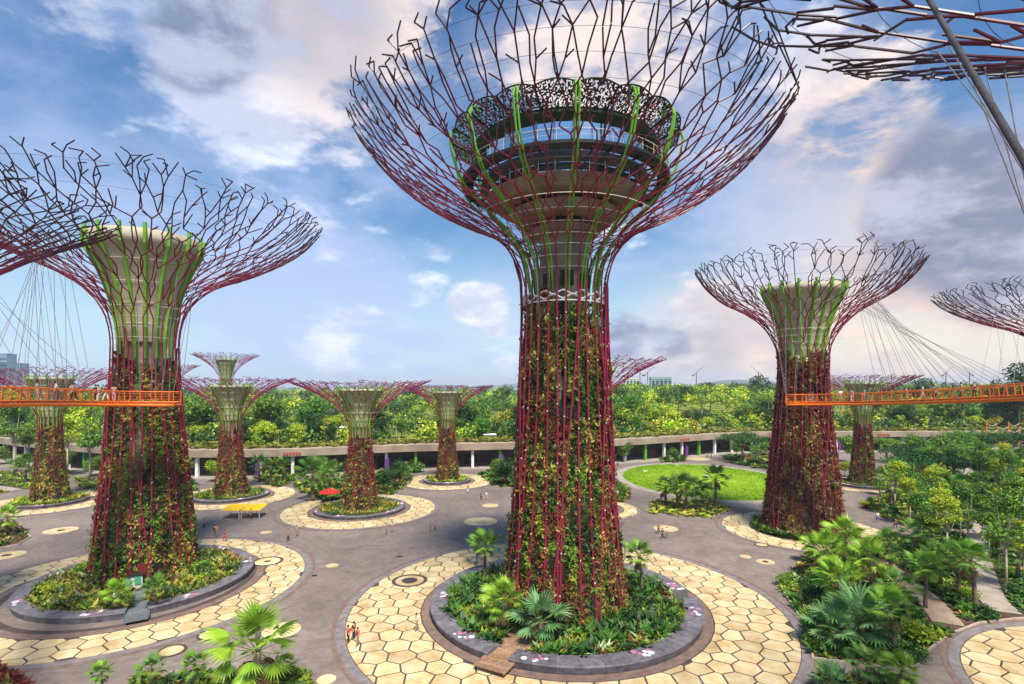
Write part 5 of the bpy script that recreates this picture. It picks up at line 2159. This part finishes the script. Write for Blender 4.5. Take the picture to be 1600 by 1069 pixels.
# ------------------------------------------------------------------ wood beyond the covered walkway
rw = random.Random(31)
cand = []
for i in range(2, len(CWP) - 2):
    for v0 in np.arange(15, 78, 8.2):
        v = v0 + rw.uniform(-3, 3)
        p = behind(i, max(v, 13))
        t = CWN[i]
        s = rw.uniform(-3.5, 3.5)
        p = Vector((p.x - t.y * s, p.y + t.x * s, p.z))
        if abs(p.x) > p.y * 1.0:
            continue
        if rw.random() < .30:
            continue
        cand.append((v, p))
cand.sort(key=lambda q: q[0])
cand = cand[:300]
for v, p in cand:
    left = p.x < 20
    if v < 24:
        k = rw.choice((('lime', 0), ('gold', 0), ('palm', 2), ('bush', 1), ('mid', 1), ('palm', 1), ('bush', 0), ('dark', 1)))
        s = rw.uniform(.55, .95) if k[0] != 'bush' else rw.uniform(1.5, 2.2)
    elif v < 50:
        k = rw.choice((('lime', 1), ('palm', 0), ('palm', 1), ('mid', 0), ('dark', 0), ('mid', 1), ('palm', 1), ('gold', 0), ('mid', 2)))
        s = rw.uniform(.75, 1.5)
    else:
        k = rw.choice((('mid', 0), ('mid', 1), ('mid', 2), ('dark', 0), ('palm', 1), ('lime', 2), ('dark', 1)))
        s = rw.uniform(.85, 1.5) * (.9 if left else 1.25)
    lab = {'palm': 'feathery palm in the dense wood beyond the covered walkway', 'gold': 'golden green bushy tree on the bank above the covered walkway', 'lime': 'lime green tree in the wood beyond the covered walkway',
           'mid': 'mid green round tree in the wood beyond the covered walkway', 'dark': 'dark green round tree in the wood beyond the covered walkway', 'bush': 'lime green shrub on the bank above the covered walkway'}[k[0]]
    put(k, (p.x, p.y, p.z - .1), rw.uniform(0, 6.28), s, lab, {'palm': 'palms of the far wood', 'bush': 'shrubs of the bank'}.get(k[0], k[0] + ' trees of the far wood'), {'palm': 'palm', 'bush': 'shrub'}.get(k[0], 'tree'))

for px, y_, sc_, k_, lab in ((1150, 300, 1.75, 0, 'tall dark tree topping the wood left of the red brown trunk'), (1178, 310, 2.05, 1, 'tallest dark tree on the skyline left of the red brown trunk'), (1205, 300, 1.8, 0, 'dark tree on the skyline touching the red brown trunk'),
                             (1110, 320, 1.7, 1, 'dark tree on the skyline above the orange roofed house'), (1060, 330, 1.7, 0, 'dark tree on the skyline right of the far blocks'), (1592, 205, 2.35, 1, 'big round dark tree above the walkway at the frame edge'),
                             (1575, 215, 2.0, 0, 'round dark tree left of the big one at the frame edge'), (1440, 260, 1.85, 1, 'dark round tree rising behind the right orange walkway'), (1410, 265, 1.7, 0, 'dark tree behind the start of the right orange walkway'),
                             (780, 330, 1.75, 0, 'dark tree on the skyline just left of the tallest trunk'), (640, 340, 1.55, 1, 'dark tree on the skyline between two small supertrees')):
    x_ = (px - 800) / FP * y_
    put(('dark', k_), (x_, y_, 8.0), rw.uniform(0, 6.28), sc_, lab, None)

# the rest of the wood, a mass nobody could count
nr = np.random.RandomState(41)
cl, hu, sz = [], [], []
for v0 in np.concatenate([np.arange(17, 78, 9.5), np.arange(78, 200, 9), np.arange(200, 520, 20)]):
    for i in range(0, len(CWP), 1 if v0 < 140 else 2):
        v = v0 + nr.uniform(-4, 4)
        p = behind(i, v)
        t = CWN[i]
        s = nr.uniform(-5, 5)
        x, y = p.x - t.y * s * (1 + v / 150), p.y + t.x * s
        if abs(x) > y * 1.02 or nr.rand() < .04:
            continue
        right = np.clip((x / y + .05) * 4, 0, 1)
        h = nr.uniform(7.5, 11) + right * nr.uniform(1.0, 5.5) * (1 if v0 < 350 else .7)
        if v0 < 78:
            h = nr.uniform(2.6, 5.6)
        key = nr.choice(['mid', 'dark', 'lime', 'mid', 'dark'] if v0 > 110 else ['mid', 'mid', 'dark', 'dark', 'lime'])
        r = nr.uniform(3.2, 4.8)
        k = 26 if v0 < 140 else 16
        cc = rand_dirs(nr, k) * np.array([r, r, r * .62]) * nr.uniform(.7, 1.0, (k, 1)) + np.array([x, y, p.z + h - r * .62])
        cl.append(cc)
        pal, w_ = PALS[key]
        hu.append(pal[nr.choice(len(pal), k, p=np.array(w_) / sum(w_))] * nr.uniform(.8, 1.2))
        sz.append(np.full(k, 1.0 if v0 < 140 else 1.35))
cl, hu, sz = np.concatenate(cl), np.concatenate(hu), np.concatenate(sz)
per = 7
n = len(cl) * per
c = np.repeat(cl, per, 0) + nr.normal(size=(n, 3)) * np.repeat(sz, per)[:, None] * .75
nn = unit(nr.normal(size=(n, 3)) * .8 + np.array([0, -.3, .6]))
d, s = frame_from(nn, nr)
ln = np.repeat(sz, per) * nr.uniform(.7, 1.3, n)
me = leaf_mesh('forest', c, d, s, ln, ln * nr.uniform(.5, .8, n), np.repeat(hu, per, 0) * nr.uniform(.75, 1.25, (n, 1)), M_LEAF, .1)
tag(link('forest', me), 'dense green forest mass stretching to the skyline', None, None, 'stuff')

# ------------------------------------------------------------------ buildings in the wood and on the skyline


def building(name, label, loc, size, rz, m, roof_m, windows=0, roof_h=.5, cat='building', over=.6):
    b = empty(name, loc, rz)
    tag(b, label, cat)
    MB().box((0, 0, size[2] / 2), size).build('wall', m, b)
    MB().prism([(-size[0] / 2 - over, -size[1] / 2 - over), (size[0] / 2 + over, -size[1] / 2 - over), (size[0] / 2 + over, size[1] / 2 + over), (-size[0] / 2 - over, size[1] / 2 + over)], size[2] + .003, size[2] + roof_h, .4).build('roof', roof_m, b)
    for k in range(windows):
        x = -size[0] / 2 + size[0] * (k + .5) / windows
        w = MB().box((x, -size[1] / 2 - .02, size[2] * .55), (size[0] / windows * .6, .12, size[2] * .5)).build('window', M_DARK, b)
    return b


M_GREYROOF = mat('grey_roof', (.20, .19, .18), .7, var=.2, scale=.3)


def hz_at(px, py, y):
    """point of the view at a chosen distance"""
    return Vector(((px - 800) / FP * y, y, EYE - (py - HZ) / FP * y))


def set_down(px, py, y):
    p = hz_at(px, py, y)
    return Vector((p.x, p.y, p.z))


building('white_pavilion', 'white blank walled pavilion in the wood beside the small supertree', set_down(548, 696, 172), (9, 6, 6.0), .1, M_WHITE, M_WHITE, 1, .4)
building('grey_roofed_hall', 'long low hall with grey roof among the trees', set_down(430, 661, 235), (56, 12, 4.5), -.06, M_FASCIA, M_GREYROOF, 10, 1.2)
building('white_roof_house', 'white roofed house behind the small supertree by the tent', set_down(392, 646, 270), (14, 9, 5), .1, M_WHITE, M_WHITE, 3, .8)
building('blue_roof_house', 'stone house with a pale blue roof beyond the lawn', set_down(1095, 690, 212), (7, 8, 6.5), -.5, M_FASCIA, mat('blue_roof', (.42, .52, .58), .5), 2, .9)
building('orange_roof_house', 'house with an orange roof beyond the lawn', set_down(1078, 668, 245), (9, 7, 5), .2, mat('ochre_wall', (.4, .25, .12), .8), mat('orange_roof', (.55, .14, .04), .7), 2, 1.4)
building('small_white_kiosk', 'small white kiosk on the terrace grass', set_down(765, 692, 166), (3.0, 2.4, 2.6), .1, M_WHITE, M_WHITE, 1, .25)
building('barrage_bridge', 'long low concrete bridge at the edge of the sea', set_down(470, 619, 620), (150, 10, 5.5), -.02, M_FASCIA, M_PATH, 14, 1.2, 'bridge')
for px, wd, hh, y, lab, m_ in ((12, 13, 54, 900, 'pale blue glass tower at the frame edge', M_BLUE), (34, 9, 40, 950, 'second blue glass tower right of the taller one', M_BLUE),
                               (985, 26, 20, 1250, 'pale far apartment block right of the tallest trunk', M_WHITE), (1032, 32, 21, 1300, 'pale green far block right of the tallest trunk', mat('teal_block', (.25, .45, .40), .6, var=.1, scale=.05))):
    x = (px - 800) / FP * y
    b = building('tower_block', lab, (x, y, 8), (wd * y / FP, 18, hh - 8 + 23), 0, m_, M_GREYROOF, 5, 1.0, over=.2)
    for k in range(6):
        z = (hh + 15) * (k + .7) / 6.5
        MB().box((0, -9.05, z), (wd * y / FP * .96, .3, 1.6)).build('window_band', M_DARK, b)

# tower cranes on the skyline
for px, lean, lab in ((1000, -1, 'thin tower crane left of the far blocks'), (1012, 1, 'thin tower crane between the far blocks'), (1088, 1, 'thin tower crane above the wood beyond the lawn'),
                      (1185, -1, 'thin tower crane beside the red brown trunk'), (1478, 1, 'thin tower crane above the orange walkway'), (1515, -1, 'second thin tower crane above the orange walkway')):
    y = 1150
    x = (px - 800) / FP * y
    c = empty('tower_crane', (x, y, 0))
    tag(c, lab, 'crane')
    MB().box((0, 0, 26), (1.4, 1.4, 52)).build('mast', M_WIRE, c)
    MB().tube((-7 * lean, 0, 47), (16 * lean, 0, 66), .6, .4, 4).build('jib', M_WIRE, c)
    MB().box((-7 * lean, 0, 46), (4, 2, 3)).build('counterweight', M_WIRE, c)

# rope play structure at the right
rpz = empty('rope_tower', gp(1588, 722))
tag(rpz, 'raised white deck with orange rope towers at the frame edge', 'play structure')
MB().box((0, 0, 4.6), (22, 7, .5)).build('platform', M_WHITE, rpz)
for k in range(5):
    MB().box((-9 + 4.5 * k, -2.8, 2.2), (.9, .9, 4.4)).build('pillar', M_WHITE, rpz)
for k in range(6):
    x = -9.5 + 3.4 * k
    MB().tube((x, 0, 4.8), (x + .6, .3, 12.5 - (k % 2) * 1.5), .22, .16, 6).build('post', M_ORANGE, rpz)
    if k < 5:
        for zz_ in (12, 10, 8):
            pts = [(x + 3.4 * t + .5, .2, zz_ - (k % 2) * 1.0 - 3.2 * t * (1 - t)) for t in np.linspace(0, 1, 7)]
            MB().path(pts, .09, 4).build('rope', M_PALE, rpz)
MB().box((0, -3.4, 5.3), (22, .1, 1.0)).build('parapet', mat('lilac_panel', (.35, .25, .42), .6), rpz)

# ------------------------------------------------------------------ yellow tent, red parasol
tp = gp(382, 808)
tent = empty('yellow_tent', tp, .06, (.85, .9, .62))
tag(tent, 'yellow flat canopy tent of two panels beside the ring planter', 'tent')
for s in (-1, 1):
    mb = MB()
    v0 = [(s * 2.05 - 1.95, -2.0, 2.55), (s * 2.05 + 1.95, -2.0, 2.55), (s * 2.05 + 1.95, 2.0, 3.15), (s * 2.05 - 1.95, 2.0, 3.15)]
    mb.v = v0 + [(a, b, c - .06) for a, b, c in v0]
    mb.f = [(0, 1, 2, 3), (7, 6, 5, 4)] + [(i, i + 4, (i + 1) % 4 + 4, (i + 1) % 4) for i in range(4)]
    mb.build('canopy_panel', M_YELLOW, tent)
    for yy in (-1.9, 1.9):
        for xx in (-1.8, 1.8):
            MB().tube((s * 2.05 + xx, yy, 0.05), (s * 2.05 + xx, yy, 2.56 + (yy + 1.9) * .15), .05, None, 5).build('leg', M_WHITE, tent)
MB().box((.4, -.3, .75), (2.2, .8, .08)).build('table_top', M_WOOD, tent)
for xx in (-.5, 1.3):
    MB().box((xx, -.3, .38), (.08, .6, .7)).build('table_leg', M_WOOD, tent)

up = gp(515, 787)
par = empty('red_parasol', up)
tag(par, 'round red parasol beside the bushy palms', 'parasol')
MB().lathe([(.03, 3.05), (.5, 2.95), (1.4, 2.65), (2.1, 2.35), (2.1, 2.22), (1.4, 2.55), (.03, 2.9)], 16).build('canopy', M_RED, par)
MB().tube((0, 0, .05), (0, 0, 3.2), .045, None, 8).build('pole', M_WHITE, par)
MB().lathe([(.01, .16), (.4, .14), (.45, .02)], 20).build('base', M_STONE, par)

# ------------------------------------------------------------------ people


def skin_mesh(name, verts, edges, radii, root, levels=1):
    me = bpy.data.meshes.new(name)
    me.from_pydata(verts, edges, [])
    o = bpy.data.objects.new(name, me)
    C.objects.link(o)
    m = o.modifiers.new('skin', 'SKIN')
    m.use_smooth_shade = True
    sv = me.skin_vertices[0].data
    for i, r in enumerate(radii):
        sv[i].radius = (r, r) if isinstance(r, (int, float)) else r
        sv[i].use_root = (i == root)
    s = o.modifiers.new('sub', 'SUBSURF')
    s.levels = levels
    s.render_levels = levels
    dg = bpy.context.evaluated_depsgraph_get()
    out = bpy.data.meshes.new_from_object(o.evaluated_get(dg))
    out.name = name
    bpy.data.objects.remove(o)
    return out


def person_meshes(pose):
    st = {'stand': (0.0, 0.0, .02, .02), 'walk': (.26, -.24, .22, -.2), 'lean': (.05, -.03, .35, .30)}[pose]
    lf, rf, la_, ra_ = st            # forward offset of feet and hands; figure faces -Y
    V = [(0, 0, .95), (0, .0, 1.15), (0, .01, 1.38), (0, .0, 1.50), (0, -.02, 1.60), (0, -.02, 1.70)]
    Rd = [.135, .115, (.15, .10), .055, .085, .075]
    E = [(0, 1), (1, 2), (2, 3), (3, 4), (4, 5)]

    def limb(start, pts, rads):
        a = start
        for p, r in zip(pts, rads):
            V.append(p)
            Rd.append(r)
            E.append((a, len(V) - 1))
            a = len(V) - 1
    for s, f, hn in ((1, lf, la_), (-1, rf, ra_)):
        limb(2, [(s * .19, 0, 1.41), (s * .24, -.02 - hn * .3, 1.14), (s * .25, -.06 - hn, .92), (s * .25, -.08 - hn * 1.1, .84)], [.062, .046, .034, .038])
        limb(0, [(s * .09, 0, .88), (s * .10, -f * .55 - .02, .50), (s * .10, -f, .09), (s * .105, -f - .13, .045)], [.095, .062, .042, .038])
    body = skin_mesh('body', V, E, Rd, 0)
    # shirt
    V2 = [(0, 0, .93), (0, 0, 1.15), (0, .01, 1.38), (0, 0, 1.46)]
    R2 = [.145, .132, (.165, .115), .07]
    E2 = [(0, 1), (1, 2), (2, 3)]
    for s, hn in ((1, la_), (-1, ra_)):
        V2 += [(s * .19, 0, 1.42), (s * .225, -.015 - hn * .2, 1.22)]
        R2 += [.078, .066]
        E2 += [(2, len(V2) - 2), (len(V2) - 2, len(V2) - 1)]
    shirt = skin_mesh('shirt', V2, E2, R2, 0)
    V3 = [(0, 0, 1.0), (0, 0, .92)]
    R3 = [.14, .14]
    E3 = [(0, 1)]
    for s, f in ((1, lf), (-1, rf)):
        V3 += [(s * .09, 0, .86), (s * .10, -f * .55 - .02, .50), (s * .10, -f * .93, .16)]
        R3 += [.108, .078, .062]
        k = len(V3)
        E3 += [(1, k - 3), (k - 3, k - 2), (k - 2, k - 1)]
    trousers = skin_mesh('trousers', V3, E3, R3, 1)
    hair = MB()
    bm = bmesh.new()
    bmesh.ops.create_uvsphere(bm, u_segments=10, v_segments=7, radius=1)
    for v in bm.verts:
        v.co = Vector((v.co.x * .095, v.co.y * .11 + .012, v.co.z * .105 + 1.685))
    bmesh.ops.delete(bm, geom=[v for v in bm.verts if v.co.z < 1.66 and v.co.y < .03 or v.co.z < 1.60], context='VERTS')
    hm_ = bpy.data.meshes.new('hair')
    bm.to_mesh(hm_)
    bm.free()
    # face: nose and eyes as small shapes on the head
    face = MB()
    face.box((0, -.125, 1.635), (.022, .03, .035))
    for s in (-1, 1):
        face.box((s * .034, -.108, 1.662), (.02, .012, .012))
    return body, shirt, trousers, hm_, face.mesh('face', M_SKIN)


PM = {p: person_meshes(p) for p in ('stand', 'walk', 'lean')}
for pm in PM.values():
    for me, m_ in zip(pm, (M_SKIN, None, None, M_HAIR, None)):
        if m_:
            me.materials.clear()
            me.materials.append(m_)
        elif not me.materials:
            me.materials.append(M_SKIN)
CLOTH = {n_: mat('cloth_' + n_, c_, .85, var=.12, scale=6) for n_, c_ in dict(red=(.62, .03, .03), white=(.78, .77, .74), black=(.02, .02, .022), blue=(.05, .11, .32), green=(.05, .26, .10), pink=(.68, .30, .32),
         grey=(.22, .22, .23), khaki=(.34, .26, .15), navy=(.02, .03, .08), teal=(.08, .30, .32), purple=(.20, .07, .26), tan=(.5, .34, .2), denim=(.07, .11, .2), orange=(.7, .25, .05), yellow=(.7, .5, .06)).items()}


def person(loc, rz, pose, top, bottom, label, sc=1.0):
    p = empty('person', loc, rz, sc)
    tag(p, label, 'person', 'visitors')
    body, shirt, trousers, hair, face = PM[pose]
    link('body', body, p)
    for nm, me, c_ in (('shirt', shirt, top), ('trousers', trousers, bottom)):
        o = link(nm, me, p)
        o.material_slots[0].link = 'OBJECT'
        o.material_slots[0].material = CLOTH[c_]
    link('hair', hair, p)
    link('face', face, p)
    return p


FOLK = [
    (544, 1006, 'walk', 'red', 'black', 'person in a red shirt nearest the edge of the middle paving circle'), (553, 1000, 'stand', 'black', 'navy', 'person in black between the two red shirts'),
    (559, 1010, 'walk', 'red', 'khaki', 'person in red shirt and tan trousers, right of the pair'), (651, 986, 'walk', 'white', 'khaki', 'person in white walking alone on the middle paving circle'),
    (977, 868, 'stand', 'black', 'grey', 'person in black right of the tallest trunk'), (1029, 834, 'stand', 'grey', 'black', 'person in grey at the left of the group by the pale disc'),
    (1035, 842, 'stand', 'black', 'black', 'person in black in the group by the pale disc'), (1042, 841, 'stand', 'white', 'grey', 'person in white in the group by the pale disc'),
    (292, 828, 'walk', 'grey', 'tan', 'person in grey close to the left tall trunk'), (305, 823, 'walk', 'blue', 'navy', 'person in blue before the yellow tent'), (319, 826, 'walk', 'tan', 'black', 'person in tan before the yellow tent'),
    (335, 832, 'stand', 'navy', 'black', 'person in navy on the edge of the left paving circle'), (338, 838, 'walk', 'pink', 'khaki', 'person in pink beside the one in navy'), (351, 846, 'walk', 'red', 'red', 'person all in red on the left paving circle'),
    (450, 846, 'walk', 'orange', 'black', 'person in orange between two paving circles'), (464, 838, 'stand', 'tan', 'khaki', 'person in tan at the edge of the paving by the parasol'),
    (604, 835, 'stand', 'pink', 'khaki', 'person in pink at the ring planter by the parasol'), (613, 832, 'stand', 'white', 'tan', 'person in white at the ring planter by the parasol'),
    (673, 832, 'walk', 'tan', 'khaki', 'person in tan on the paving rim right of the small supertree'), (680, 831, 'walk', 'pink', 'grey', 'person in pink on the paving rim right of the small supertree'),
    (752, 782, 'walk', 'black', 'black', 'person in black on the tarmac near the farthest planter'), (760, 781, 'walk', 'white', 'tan', 'person in white on the tarmac near the farthest planter'),
    (1371, 816, 'walk', 'white', 'blue', 'person in white walking right of the red brown trunk'), (1399, 826, 'walk', 'black', 'navy', 'person in black walking beside the garden bed'),
    (1105, 716, 'stand', 'grey', 'black', 'person in grey on the pale disc behind the lawn'), (1111, 717, 'stand', 'black', 'black', 'person in black on the pale disc behind the lawn'),
    (128, 775, 'stand', 'black', 'black', 'person in black behind the small green supertree'), (140, 778, 'stand', 'tan', 'pink', 'person in tan beside the left tall trunk'), (731, 770, 'stand', 'grey', 'white', 'person in grey standing at the farthest planter'),
    (375, 812, 'stand', 'pink', 'khaki', 'person in pink under the yellow tent'), (392, 812, 'stand', 'tan', 'black', 'person in tan under the yellow tent'),
]
for px, py, pose, tpc, bt, lab in FOLK:
    p = gp(px, py, .05)
    person((p.x, p.y, .065), rp.uniform(0, 6.28), pose, tpc, bt, lab, rp.uniform(.95, 1.06))

SFOLK = [  # on the aerial walkway: px, clothes
    (64, 'teal', 'grey', 'person in teal on the left orange walkway'), (83, 'white', 'denim', 'person in white and jeans on the left orange walkway'), (95, 'white', 'black', 'person in white and black on the left orange walkway'),
    (106, 'tan', 'black', 'person in tan on the left orange walkway'), (119, 'green', 'black', 'person in green on the left orange walkway'), (149, 'black', 'black', 'person in black on the left orange walkway'),
    (155, 'white', 'white', 'person all in white on the left orange walkway'), (166, 'red', 'white', 'person in red top before the left trunk'), (182, 'pink', 'pink', 'person all in pink before the left trunk'),
    (1318, 'white', 'khaki', 'person in white at the start of the right orange walkway'), (1331, 'grey', 'white', 'person in grey on the right orange walkway'), (1352, 'teal', 'grey', 'person in teal on the right orange walkway'),
    (1413, 'pink', 'tan', 'person in pink on the right orange walkway'), (1447, 'white', 'tan', 'person in white on the right orange walkway'), (1454, 'purple', 'black', 'person in purple on the right orange walkway'),
    (1508, 'black', 'black', 'person in black on the right orange walkway'), (1516, 'navy', 'black', 'person in navy on the right orange walkway'),
]
pxs = [(p.x / p.y * FP + 800) if p.y > 20 else -9999 for p in SP]
for k_, (px, tpc, bt, lab) in enumerate(SFOLK):
    i = min(range(len(SP)), key=lambda q: abs(pxs[q] - px) + (1e5 if (px < 800) != (SP[q].x < 0) else 0) + (0 if SP[q].y > 40 else 1e5))
    p = SP[i]
    n = SN[i]
    dp = (px - pxs[i]) / FP * p.y
    person((p.x + dp * .5 + n.x * (.35 if k_ % 2 else -.35), p.y + n.y * (.35 if k_ % 2 else -.35), p.z + .385), rp.uniform(0, 6.28), ('stand', 'walk', 'lean')[k_ % 3], tpc, bt, lab, rp.uniform(1.02, 1.1))

# prototypes nobody placed go away
for key, p in protos.items():
    if key not in USED:
        for c in list(p.children):
            bpy.data.objects.remove(c)
        bpy.data.objects.remove(p)

# ------------------------------------------------------------------ air: a little haze over the far land
hz = MB().box((0, 4000, 58.5), (11900, 9900, 119))
m, N, L = newmat('haze_air')
out = N('ShaderNodeOutputMaterial')
pv = N('ShaderNodeVolumePrincipled')
pv.inputs['Color'].default_value = (.80, .88, 1.0, 1)
pv.inputs['Density'].default_value = 0.00016
L.new(pv.outputs[0], out.inputs['Volume'])
tag(hz.build('haze', m), 'thin pale haze over the far wood and sea', None, None, 'stuff')
